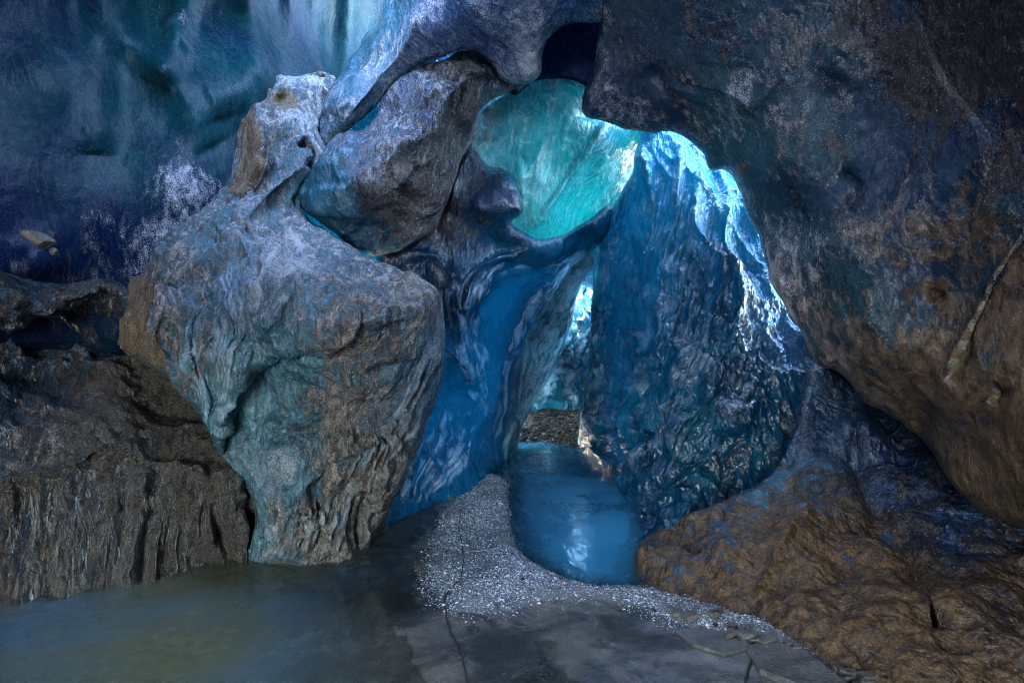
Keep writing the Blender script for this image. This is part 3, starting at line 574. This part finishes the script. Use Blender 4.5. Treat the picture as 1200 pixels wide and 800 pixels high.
def tunnel_roof():
    ny, na = 60, 50
    ys = np.linspace(8.6, 14.6, ny); us = np.linspace(-.06, .95, na) * math.pi
    Y, U = np.meshgrid(ys, us, indexing='ij')
    cx = .9 + (Y - 8.6) * .12
    P = np.stack([cx + 2.3 * np.cos(U), Y, 4.1 * np.sin(U)], -1)
    rad = np.stack([np.cos(U), 0 * U, np.sin(U)], -1)
    P = P + (.5 * fbm(P * .5, 9, 4) + .5 * (np.abs(noise3(P * np.array([.9, .3, .9]), 4)) - .2))[..., None] * rad
    O = P + 1.1 * rad
    V = np.concatenate([P.reshape(-1, 3), O.reshape(-1, 3)]); K = ny * na
    idx = np.arange(K).reshape(ny, na)
    f = np.stack([idx[:-1, :-1], idx[1:, :-1], idx[1:, 1:], idx[:-1, 1:]], -1).reshape(-1, 4)
    rim = np.concatenate([idx[:, 0], idx[-1, 1:], idx[-2::-1, -1], idx[0, -2:0:-1]])
    nx_ = np.roll(rim, -1)
    return mesh_obj('tunnel_roof', V, np.concatenate([f, f[:, ::-1] + K, np.stack([rim, nx_, nx_ + K, rim + K], -1)]), m_tun, None, {'dirt_shade': np.full(len(V), .15), 'tint': np.full(len(V), .6)})
tag(tunnel_roof(), 'arched blue ice roof over the far tunnel', 'ice roof')
far = tag(ice('ice_cascade', m_tun,
    [(590, 240), (760, 240), (770, 500), (580, 500)],
    [(590, 240, 17.5), (760, 240, 17), (770, 500, 16), (580, 500, 16), (660, 340, 17), (665, 420, 18.5), (650, 460, 17.5), (690, 400, 15.5), (620, 420, 15.5)],
    rim=6, rimd=.3, thick=.8, step=1.1, disp=lambda p, q: .7 * fbm(S(p, (.7, .7, .35)), 5, 4) + 1.1 * (np.abs(noise3(S(p, (1.9, 1, .5)), 6)) - .2) + .25 * ridged(S(p, (4, 2, .8)), 7, 2),
    ridges=bundle([(640, 300), (630, 400), (625, 480)], [(700, 290), (695, 400), (690, 480)], 18, 1.8, .5, 44),
    dirt_shade=[(640, 350, .1), (690, 400, .35), (655, 460, .3), (640, 410, .0)], tint=[(660, 330, .6), (650, 370, .3), (640, 420, .9), (680, 420, .5)], seed=13, wob=1),
    'turquoise ice cascade closing the far end of the tunnel', 'ice cascade')

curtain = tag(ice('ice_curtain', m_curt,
    [(700, 292), (716, 250), (738, 205), (748, 165), (752, 140), (800, 130), (850, 170), (900, 230), (930, 320), (980, 380), (1010, 460), (960, 560), (850, 630), (772, 660), (748, 668), (742, 640), (748, 612), (730, 584), (708, 552), (690, 534), (676, 530), (682, 480), (690, 420), (694, 340)],
    [(700, 292, 8.6), (716, 250, 7.2), (738, 205, 6.5), (750, 160, 6.3), (752, 140, 6.3), (800, 140, 6.2), (850, 180, 5.9), (900, 240, 5.6), (980, 400, 5.2), (930, 550, 4.7), (840, 610, 4.25), (772, 655, 3.75), (745, 665, 3.9), (742, 640, 4.3), (748, 612, 4.9), (730, 584, 5.8), (708, 552, 7.4), (676, 530, 9.6), (682, 480, 11.5), (692, 400, 11),
     (760, 220, 6.4), (820, 240, 5.8), (760, 350, 6.2), (830, 380, 5.3), (780, 480, 5.3), (850, 480, 4.8), (720, 400, 8.0), (720, 480, 7.8), (740, 560, 5.6), (800, 560, 4.6), (880, 420, 5.0)],
    rim=8, rimd=.3, thick=.9, step=1.4, disp=d_curt,
    ridges=bundle([(745, 170), (720, 250), (700, 380), (700, 500)], [(850, 190), (840, 300), (800, 440), (740, 590)], 34, 2.8, .045, 7) + bundle([(850, 300), (820, 400), (760, 500), (735, 570)], [(910, 380), (880, 450), (830, 540), (760, 610)], 20, 3, .045, 8) + [([(742, 180), (725, 240), (712, 300)], 7, .3), ([(752, 170), (765, 240), (755, 310)], 8, .25), ([(800, 165), (790, 240), (775, 300), (765, 400)], 10, .22), ([(826, 190), (815, 260), (850, 310), (830, 380), (800, 430)], 8, .18), ([(862, 220), (850, 280), (870, 340), (850, 420), (800, 500), (760, 580)], 8, .18), ([(695, 300), (692, 380), (690, 460)], 4, .3), ([(745, 610), (790, 560), (840, 520), (880, 470)], 8, .14)],
    dirt_shade=[(780, 200, 0), (850, 420, .1), (930, 480, .5), (860, 560, .4), (760, 560, 0), (720, 500, .1)],
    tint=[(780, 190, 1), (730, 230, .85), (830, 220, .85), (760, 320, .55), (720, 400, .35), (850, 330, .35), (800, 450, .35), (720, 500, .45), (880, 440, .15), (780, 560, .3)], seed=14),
    'rippled cyan blue ice curtain draped down the right of the pool', 'ice curtain')

mound = tag(ice('ice_mound', m_mound,
    [(748, 640), (788, 612), (850, 586), (905, 556), (930, 510), (940, 460), (952, 410), (975, 390), (1060, 440), (1140, 490), (1240, 530), (1420, 560), (1480, 1100), (1180, 1000), (1050, 850), (1000, 812), (950, 776), (890, 745), (830, 722), (770, 706), (742, 700), (744, 670)],
    [(748, 640, 3.9), (744, 700, 3.45), (770, 705, 3.3), (830, 722, 3.02), (890, 745, 2.78), (950, 776, 2.55), (1000, 812, 2.3), (1050, 850, 2.12), (1180, 1000, 1.6), (1480, 1100, 1.3), (1420, 660, 2.5), (790, 606, 4.2), (850, 556, 4.45), (900, 440, 5.0), (940, 385, 4.9), (1060, 460, 4.3), (1140, 520, 3.9), (1240, 600, 3.4),
     (960, 450, 4.6), (900, 540, 4.15), (840, 620, 3.55), (900, 620, 3.45), (980, 560, 3.85), (1040, 600, 3.5), (960, 680, 2.95), (1060, 680, 2.85), (1100, 760, 2.35), (1180, 720, 2.5), (1120, 600, 3.35), (800, 660, 3.5), (870, 690, 3.05)],
    rim=8, rimd=.15, thick=1.2, step=1.8, disp=d_mound,
    ridges=[([(880, 470), (920, 540), (985, 560), (985, 590)], 8, .06), ([(1000, 470), (1010, 560), (1060, 640), (1095, 740)], 10, -.10), ([(790, 610), (850, 590), (920, 575)], 9, .08), ([(940, 600), (900, 660), (880, 690)], 8, .06)],
    blobs=[(1000, 500, 26, .14), (930, 470, 20, .10), (1035, 610, 10, -.08), (1090, 550, 14, .10), (1110, 600, 16, .1), (1085, 640, 10, .08), (880, 460, 20, .08), (950, 545, 18, .1)],
    frost_glare=[(800, 612, .3), (780, 640, .15), (850, 600, .15), (960, 600, 0), (1000, 500, 0), (900, 700, .1), (800, 690, .2)], warm=[(760, 650, .8), (850, 650, 1), (950, 680, 1.1), (1050, 700, 1), (930, 440, .2), (1000, 500, 0), (1080, 560, 0), (1120, 620, .1), (1180, 720, .5), (1100, 720, .7)],
    dirt_shade=[(760, 650, .7), (850, 620, .55), (800, 650, .75), (900, 640, .95), (960, 660, 1), (880, 560, .4), (930, 470, .25), (1000, 500, .3), (1050, 560, .4), (1000, 600, .75), (1060, 700, 1), (1150, 680, .7), (1120, 600, .4), (900, 720, .95), (1100, 780, .95), (930, 410, .3)],
    tint=[(860, 550, .8), (900, 450, .5), (950, 500, .2), (1060, 560, .0), (920, 545, .6)], seed=15),
    'brown glazed ice mound sloping down to the gravel at lower right', 'ice mound')

# the cave over and behind the camera: unseen, its rift and narrowed entrance added to steer the light
def vault():
    ny, na = 70, 110
    ys = np.linspace(-5, 5.4, ny); an = np.linspace(-.08, 1.08, na) * math.pi
    Y, A = np.meshgrid(ys, an, indexing='ij')
    tp = np.clip((Y + 5) / 3.0, 0, 1) ** .7
    rx = (5.3 + .3 * np.sin(Y * .5)) * (.36 + .64 * tp); rz = (4.2 + .3 * np.cos(Y * .4)) * (.5 + .5 * tp) + np.clip(Y - 3.0, 0, 9) * .85
    P = np.stack([rx * np.cos(A) - 1.3 * (1 - tp), Y, .3 + rz * np.sin(A)], -1)
    P = P + .6 * fbm(P.reshape(-1, 3) * .35, 3, 3).reshape(ny, na, 1) * np.stack([np.cos(A), 0 * A, np.sin(A)], -1)
    O = P + .8 * np.stack([np.cos(A), 0 * A, np.sin(A)], -1)
    V = np.concatenate([P.reshape(-1, 3), O.reshape(-1, 3)])
    idx = np.arange(ny * na).reshape(ny, na); K = ny * na
    hole = np.zeros((ny - 1, na - 1), bool)
    ym, am = (ys[:-1] + ys[1:]) / 2, (an[:-1] + an[1:]) / 2
    YY, AA = np.meshgrid(ym, am, indexing='ij')
    hole |= ((YY - 3.9) / 1.3) ** 2 + ((AA - R(98)) / .30) ** 2 < 1  # added rift, placed to drop sky light on the block tops
    hole |= (YY > 3.7) & (AA < R(98))
    ok = ~hole
    f = np.stack([idx[:-1, :-1], idx[1:, :-1], idx[1:, 1:], idx[:-1, 1:]], -1)
    inner_f = f[ok]; outer_f = f[ok][:, ::-1] + K
    ed = {}
    for q_ in inner_f:
        for a, b in zip(q_, np.roll(q_, -1)):
            if (b, a) in ed: del ed[(b, a)]
            else: ed[(a, b)] = 1
    side = np.array([(b, a, a + K, b + K) for a, b in ed])
    Fc = np.concatenate([inner_f, outer_f, side])
    return mesh_obj('unseen_cave_vault', V, Fc, m_ceil, None, {'dirt_shade': np.full(len(V), .4), 'tint': np.full(len(V), .3)})
tag(vault(), 'unseen frosted blue ice vault overhead, its rift added to let in light', 'ice vault')

# ------------------------------------------------------------------ ground
BAR = spline([(562, 558), (592, 566), (593, 600), (601, 640), (640, 672), (690, 688), (742, 688), (800, 700), (860, 718), (930, 742), (960, 770), (900, 752), (830, 745), (770, 728), (720, 706), (690, 704), (640, 712), (590, 722), (555, 724), (520, 716), (500, 690), (500, 660), (514, 620), (532, 590)], True, 4)
POOL = spline([(575, 520), (600, 516), (660, 518), (720, 540), (770, 600), (762, 680), (742, 690), (690, 690), (640, 674), (600, 642), (590, 600), (590, 565), (578, 545)], True, 4)
BARW = np.array([gnd(x, y) for x, y in BAR]); POOLW = np.array([gnd(x, y) for x, y in POOL])
SHORE = np.array([gnd(x, y) for x, y in [(560, 545), (530, 585), (505, 640), (490, 690), (500, 740), (540, 800), (560, 900)]])
def ground_h(xy):
    p3 = np.stack([xy[:, 0], xy[:, 1], 0 * xy[:, 0]], -1)
    db, _, _ = seg_dist(xy, BARW); ib = inside(xy, BARW)
    dp, _, _ = seg_dist(xy, POOLW); ip = inside(xy, POOLW)
    sb = np.where(ib, db, -db); sp = np.where(ip, dp, -dp)
    ds, near, _ = seg_dist(xy, SHORE, False)
    left = np.where(xy[:, 0] < near[:, 0], ds, -ds)
    flat = .004 + .022 * fbm(p3 * 1.6, 7, 4) + .003 * fbm(p3 * 12, 8, 3)
    pond = -.18 * np.clip(left / 1.1, 0, 1) ** 1.4
    h = np.where(left > 0, flat + pond, flat)
    bar = .032 * np.clip((sb + .12) / .3, 0, 1)
    h = h + bar * (1 + .5 * fbm(p3 * 2.5, 9, 3))
    k = np.clip((sp + .03) / .7, 0, 1); k = k * k * (3 - 2 * k)
    h = h * (1 - k) - .3 * k
    cave = np.clip((xy[:, 1] - 9) / 6, 0, 1)          # the tunnel floor rises gently
    h = h + .035 * np.clip(xy[:, 1] - 9.6, 0, 20) + cave * .12 * fbm(p3 * 1.2, 14, 4)
    return h, sb, left, ib
gxs = np.concatenate([[-260, -90, -30, -12], np.linspace(-5, 4.5, 330), [8, 14, 30, 90, 260]])
gys = np.concatenate([[-260, -90, -30, -10, -3], np.linspace(1, 6, 280), np.linspace(6.04, 12, 130), np.linspace(12.4, 30, 30), [60, 120, 260]])
GX, GY = np.meshgrid(gxs, gys, indexing='ij'); xy = np.stack([GX.ravel(), GY.ravel()], 1)
gh, sb, left, ib = ground_h(xy)
gi = np.arange(len(xy)).reshape(GX.shape)
gF = np.stack([gi[:-1, :-1].ravel(), gi[1:, :-1].ravel(), gi[1:, 1:].ravel(), gi[:-1, 1:].ravel()], 1)
def ground_mat():
    m = M('silt_bed')
    n = m.noise(2.2, 8, .65, .6); n2 = m.noise(11, 6, .7); n3 = m.noise(90, 3, .7)
    c = m.mix(m.ss(n, .35, .68), (.055, .046, .039), (.16, .135, .11))
    c = m.mix(m.ss(n2, .55, .75, 0.0, .7), c, (.018, .018, .022))
    c = m.mix(m.ss(n, .55, .72, 0.0, .45), c, (.065, .085, .065))
    c = m.mix(m.math('MULTIPLY', m.ss(n3, .6, .8), .5), c, (.25, .23, .2))
    c = m.mix(m.ss(m.attr('bar'), .2, .9), c, (.16, .16, .17))
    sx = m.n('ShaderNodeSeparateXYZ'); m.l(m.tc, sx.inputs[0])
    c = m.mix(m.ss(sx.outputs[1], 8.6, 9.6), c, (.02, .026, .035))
    c = m.mix(m.ss(sx.outputs[1], -5.2, -7.5), c, (.78, .80, .82))  # unseen white ground behind the camera, added to bounce light in
    wetp = m.ss(n, .42, .56)
    c = m.mix(m.math('MULTIPLY', m.math('SUBTRACT', 1.0, wetp), .45), c, (.02, .02, .022))
    r = m.math('ADD', m.math('MULTIPLY', wetp, m.ss(n2, .35, .7, .12, .45)), m.math('MULTIPLY', m.attr('bar'), .35), clamp=True)
    r = m.math('MAXIMUM', r, .05)
    b = m.bsdf(Base_Color=c, Roughness=r, Normal=m.bump(m.math('ADD', m.math('MULTIPLY', n2, .5), m.math('MULTIPLY', n3, .25)), .35, .03))
    return m.done(b.outputs[0])
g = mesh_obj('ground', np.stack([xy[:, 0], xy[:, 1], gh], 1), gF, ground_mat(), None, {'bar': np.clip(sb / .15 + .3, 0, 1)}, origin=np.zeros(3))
tag(g, 'dark silty cave floor around the gravel bar', kind='structure')

m_fis = rock_mat('crack_shadowed_silt', (.006, .006, .007), (.014, .013, .013), .7)
def ribbon(name, pts, wdt, z, mat, parent, seed=0):
    L = spline(pts, False, 8); L = np.array([gnd(x, y) for x, y in L])
    L = L + .012 * np.stack([noise3(np.stack([L[:, 1] * 9, L[:, 0] * 9, np.full(len(L), k + seed)], -1), 3) for k in (0, 4.5)], -1)
    tg = np.gradient(L, axis=0); tg /= np.linalg.norm(tg, axis=1)[:, None] + 1e-9
    nn = np.stack([-tg[:, 1], tg[:, 0]], 1) * (wdt * (.55 + .45 * np.abs(np.sin(np.arange(len(L)) * .9 + seed))))[:, None]
    A, B = L - nn, L + nn
    hA = ground_h(A)[0] + z; hB = ground_h(B)[0] + z
    n = len(L); V = np.concatenate([np.c_[A, hA], np.c_[B, hB]])
    k = np.arange(n - 1)
    o = mesh_obj(name, V, np.stack([k, k + 1, k + 1 + n, k + n], 1), mat, parent)
    return o
for pts, wd in (([(548, 802), (540, 770), (528, 740), (521, 716), (524, 698), (540, 684)], .0065), ([(540, 684), (543, 655), (538, 622), (544, 590)], .004), ([(872, 798), (880, 775), (872, 760), (860, 750)], .006), ([(880, 775), (900, 764)], .004)):
    ribbon('ground_crack', pts, np.float64(wd), .006, m_fis, g)

# ------------------------------------------------------------------ plates, flakes and shards lying about
def plate(name, outline, th, mat, seed, tilt=.0, z=.0, dz=None):
    L = np.array([gnd(x, y) for x, y in outline]); c = L.mean(0); n = len(L)
    hb = ground_h(L)[0].mean() + z
    P = []
    for k, (sc_, zz) in enumerate(((1.0, -.01), (1.0, th * .75), (.965, th))):
        q = c + (L - c) * sc_
        P.append(np.c_[q, hb + zz + tilt * (q[:, 0] - c[0])])
    V = np.concatenate(P + [np.array([[c[0], c[1], hb + th]]), np.array([[c[0], c[1], hb - .01]])])
    Fc = []
    for r_ in (0, 1):
        for k in range(n): Fc.append((r_ * n + k, r_ * n + (k + 1) % n, (r_ + 1) * n + (k + 1) % n, (r_ + 1) * n + k))
    T = [(2 * n + k, 2 * n + (k + 1) % n, 3 * n) for k in range(n)] + [(k, 3 * n + 1, (k + 1) % n) for k in range(n)]
    me = bpy.data.meshes.new(name); o_ = np.array([c[0], c[1], hb])
    me.from_pydata((V - o_).tolist(), [], Fc + T); me.update(); me.materials.append(mat)
    o = bpy.data.objects.new(name, me); COL.objects.link(o); o.location = o_
    return o
m_plate = rock_mat('grey_silty_plate', (.07, .066, .06), (.16, .15, .14), .45)
tag(plate('silt_plate', [(872, 762), (905, 757), (940, 764), (968, 786), (1000, 812), (930, 806), (890, 790)], .022, m_plate, 1), 'large grey plate of dried silt at the bottom edge beside the mound', 'silt plate')
tag(plate('silt_plate', [(792, 742), (822, 738), (868, 746), (880, 762), (850, 770), (812, 758)], .012, m_plate, 2), 'thin grey silt plate at the right end of the gravel bar', 'silt plate')
tag(plate('silt_plate', [(842, 686), (868, 684), (866, 702), (846, 703)], .07, m_plate, 3, .2), 'small upright grey flake at the foot of the brown mound', 'silt plate')
rf = np.random.default_rng(21)
for k in range(34):
    t = rf.uniform(0, 1); px = 800 + 215 * t + rf.normal(0, 12); py = 716 + 84 * t ** 1.1 + rf.normal(0, 6) + 6
    r_ = rf.uniform(4, 13); an = np.sort(rf.uniform(0, 6.28, rf.integers(5, 8)))
    o = plate('mud_flake', [(px + r_ * math.cos(a) * rf.uniform(.7, 1.2), py + .42 * r_ * math.sin(a)) for a in an], rf.uniform(.008, .03), m_mud if k % 3 else m_plate, k, rf.uniform(-.25, .25), rf.uniform(0, .012))
    tag(o, 'broken mud flake lying between the brown mound and the gravel strip', 'mud flake', 'mud flakes along the foot of the mound')

# ------------------------------------------------------------------ water
def water_mat(name, deep, tintc, body, rip=.02, scale=5, rough=.03):
    m = M(name)
    n = m.noise(scale, 3, .5, .3, src=m.map((1, .55, 1)))
    nb = m.bump(n, .35, rip)
    big = m.noise(.8, 4, .5, .5)
    tr = m.n('ShaderNodeBsdfTransparent'); m.put(tr.inputs[0], tintc)
    df = m.n('ShaderNodeBsdfDiffuse'); m.put(df.inputs[0], m.mix(m.ss(big, .35, .7), deep[0], deep[1]))
    x = m.n('ShaderNodeMixShader'); m.put(x.inputs[0], m.math('MULTIPLY', m.ss(big, .25, .75, body * .8, min(1, body * 1.2)), m.attr('deep'))); m.l(tr.outputs[0], x.inputs[1]); m.l(df.outputs[0], x.inputs[2])
    gl = m.n('ShaderNodeBsdfGlossy'); gl.inputs['Roughness'].default_value = rough; m.l(nb, gl.inputs['Normal'])
    fr = m.n('ShaderNodeFresnel'); fr.inputs[0].default_value = 1.33; m.l(nb, fr.inputs['Normal'])
    y = m.n('ShaderNodeMixShader'); m.l(fr.outputs[0], y.inputs[0]); m.l(x.outputs[0], y.inputs[1]); m.l(gl.outputs[0], y.inputs[2])
    return m.done(y.outputs[0])
def sheet(name, poly, z, mat):
    lo, hi = poly.min(0), poly.max(0)
    gx, gy = np.meshgrid(np.linspace(lo[0], hi[0], 120), np.linspace(lo[1], hi[1], 120), indexing='ij')
    q = np.stack([gx.ravel(), gy.ravel()], 1); id_ = np.arange(14400).reshape(120, 120)
    c = np.stack([id_[:-1, :-1].ravel(), id_[1:, :-1].ravel(), id_[1:, 1:].ravel(), id_[:-1, 1:].ravel()], 1)
    k = inside(q[c].mean(1), poly); c = c[k]
    u, inv = np.unique(c.ravel(), return_inverse=True)
    dp = np.clip((.01 - ground_h(q[u])[0]) / .16, 0, 1) ** .9
    return mesh_obj(name, np.concatenate([q[u], np.full((len(u), 1), z)], 1), inv.reshape(c.shape), mat, None, {'deep': dp})
ctr = POOLW.mean(0)
pool = sheet('pool_water', ctr + (POOLW - ctr) * np.array([1.25, 1.08]), 0.0, water_mat('glacial_pool', ((.05, .30, .50), (.09, .44, .66)), (.5, .78, .88), .6, .03, 5, .02))
tag(pool, 'bright blue glacial pool in front of the tunnel', kind='structure')
PONDW = np.array([(-7, -1), (.9, -1), (.5, 2.4), (-.25, 3.2), (-.45, 4.2), (-.3, 5.5), (-.25, 7.6), (-.9, 8.2), (-2.5, 7), (-7, 5)])
pond = sheet('pond_water', PONDW, 0.0, water_mat('murky_pond', ((.26, .25, .13), (.12, .2, .24)), (.85, .88, .82), .6, .015, 6))
tag(pond, 'still murky olive pond at lower left', kind='structure')

# ------------------------------------------------------------------ gravel
ICO = np.array([(0, 0, 1), (.9, 0, .2), (.28, .85, .2), (-.72, .53, .2), (-.72, -.53, .2), (.28, -.85, .2), (0, 0, -.8)])
ICF = np.array([(0, 1, 2), (0, 2, 3), (0, 3, 4), (0, 4, 5), (0, 5, 1), (6, 2, 1), (6, 3, 2), (6, 4, 3), (6, 5, 4), (6, 1, 5)])
def pebble_mat(name):
    m = M(name); a = m.attr('shade')
    c = m.mix(m.ss(a, .0, .45), (.02, .02, .025), (.22, .22, .24)); c = m.mix(m.ss(a, .4, .85), c, (.76, .77, .80))
    n = m.noise(60, 3)
    c = m.mix(m.ss(n, .5, .7, 0.0, .4), c, (.12, .11, .11))
    return m.done(m.bsdf(Base_Color=c, Roughness=.25, Normal=m.bump(n, .3, .01)).outputs[0])
m_peb = pebble_mat('gravel_grains')
def scatter(cand, size):
    h, sb_, lf, ib_ = ground_h(cand)
    n = len(cand); s = size * rng.lognormal(0, .5, n)
    V = ICO[None] * s[:, None, None] * np.array([1, 1, .65]) * rng.uniform(.75, 1.25, (n, 7, 1))
    a = rng.uniform(0, 6.283, n); ca, sa = np.cos(a), np.sin(a)
    V = np.stack([V[..., 0] * ca[:, None] - V[..., 1] * sa[:, None], V[..., 0] * sa[:, None] + V[..., 1] * ca[:, None], V[..., 2]], -1)
    V += np.stack([cand[:, 0], cand[:, 1], h + s * .25], -1)[:, None]
    Fc = (ICF[None] + (np.arange(n) * 7)[:, None, None]).reshape(-1, 3)
    sh = np.repeat(rng.uniform(0, 1, n) ** .8, 7)
    return V.reshape(-1, 3), Fc, sh
cr = np.stack([rng.uniform(-.8, 2.8, 5000), rng.uniform(9.2, 17, 5000)], 1)
Vr, Fr, sr = scatter(cr, .030)
tag(mesh_obj('rubble', Vr, Fr, m_dark, smooth=False), 'dark wet rubble on the tunnel floor', kind='stuff')
lo, hi = BARW.min(0), BARW.max(0)
cand = rng.uniform(lo - .1, hi + .1, (260000, 2))
_, sbc, _, _ = ground_h(cand)
keep = rng.uniform(0, 1, len(cand)) < np.clip((sbc + .10) / .2, 0, 1) ** 1.6 * np.clip(.75 + 1.3 * noise3(np.c_[cand * 2.2, 0 * sbc], 3), .25, 1)
cand = cand[keep]
V, Fc, sh = scatter(cand, .0031)
c3 = rng.uniform((-.9, 1.9), (2.0, 4.4), (420, 2)); V3, F3, s3 = scatter(c3, .006)
tag(mesh_obj('pebbles', V3, F3, m_dark, smooth=False), 'stray dark pebbles on the wet silt', kind='stuff')
tag(mesh_obj('gravel', V, Fc, m_peb, None, {'shade': sh}, smooth=False), 'pale frosty gravel bar curving between pond and pool', kind='stuff')

# ------------------------------------------------------------------ stones
import bmesh
def stone(name, loc, size, mat, seed, label, cat, group=None, rot=(0, 0, 0), sub=4, rough=.28):
    bm = bmesh.new(); bmesh.ops.create_icosphere(bm, subdivisions=sub, radius=1)
    P = np.array([v.co[:] for v in bm.verts])
    h = 1 + rough * fbm(P * 1.3 + seed * 5.1, seed, 4) + .06 * fbm(P * 6, seed, 3)
    rr_ = np.random.default_rng(seed); D = rr_.normal(0, 1, (13, 3)); D /= np.linalg.norm(D, axis=1)[:, None]
    P = P * h[:, None]
    for k, dd in enumerate(D):                    # broken faces
        e = np.maximum(P @ dd - rr_.uniform(.5, .85), 0); P = P - e[:, None] * dd * .93
    P = P * np.array(size)
    Fc = np.array([[v.index for v in f.verts] for f in bm.faces]); bm.free()
    me = mesh_obj(name, P, Fc, mat, origin=np.array([0, 0, P[:, 2].min()]))
    me.location = Vector(loc); me.rotation_euler = rot
    return tag(me, label, cat, group)
p = pt(40, 289, 3.33); stone('rock', p, (.115, .10, .06), m_rock, 3, 'angular pale brown rock frozen into the dark left wall', 'rock', rot=(0, R(22), 0))
p = pt(63, 300, 3.35); stone('rock', p, (.028, .028, .03), m_rock, 5, 'small round stone beside the angular rock in the left wall', 'rock', sub=3)
x, y = gnd(1108, 792); stone('boulder', (x, y, -.05), (.19, .16, .11), m_dark, 9, 'rounded dark wet boulder at the foot of the mound', 'boulder')
p = pt(375, 92, 5.6); stone('rock', p, (.06, .05, .04), m_rock, 11, 'small brown stone resting on the frosted shelf', 'rock', sub=3)

# ------------------------------------------------------------------ light
w = bpy.data.worlds.new('World'); scene.world = w; w.use_nodes = True
nt = w.node_tree; bg = nt.nodes['Background']
sky = nt.nodes.new('ShaderNodeTexSky'); sky.sky_type = 'NISHITA'; sky.sun_disc = False
EL, AZ = 40, -52        # sun over the ice beyond the window sheet, to the left
sky.dust_density = 1.2; sky.air_density = 1.1
sky.sun_elevation = R(EL); sky.sun_rotation = R(AZ)
nt.links.new(sky.outputs[0], bg.inputs[0]); bg.inputs[1].default_value = .15
sd = bpy.data.lights.new('sun', 'SUN'); sd.energy = 2.0; sd.angle = R(.5); sd.color = (1, .95, .88)
so = bpy.data.objects.new('sun', sd); COL.objects.link(so)
dirv = Vector((math.sin(R(AZ)) * math.cos(R(EL)), math.cos(R(AZ)) * math.cos(R(EL)), math.sin(R(EL))))
so.rotation_euler = dirv.to_track_quat('Z', 'Y').to_euler(); so.location = (0, 0, 20)
vs = scene.view_settings
vs.view_transform = 'Standard'; vs.look = 'None'; vs.exposure = 5.95; vs.gamma = 1
scene.cycles.use_denoising = True; scene.cycles.use_guiding = True; scene.cycles.use_surface_guiding = True; scene.cycles.filter_width = 1.0
scene.cycles.max_bounces = 6; scene.cycles.diffuse_bounces = 4; scene.cycles.sample_clamp_indirect = .25
scene.cycles.use_adaptive_sampling = False; scene.cycles.denoising_prefilter = 'NONE'
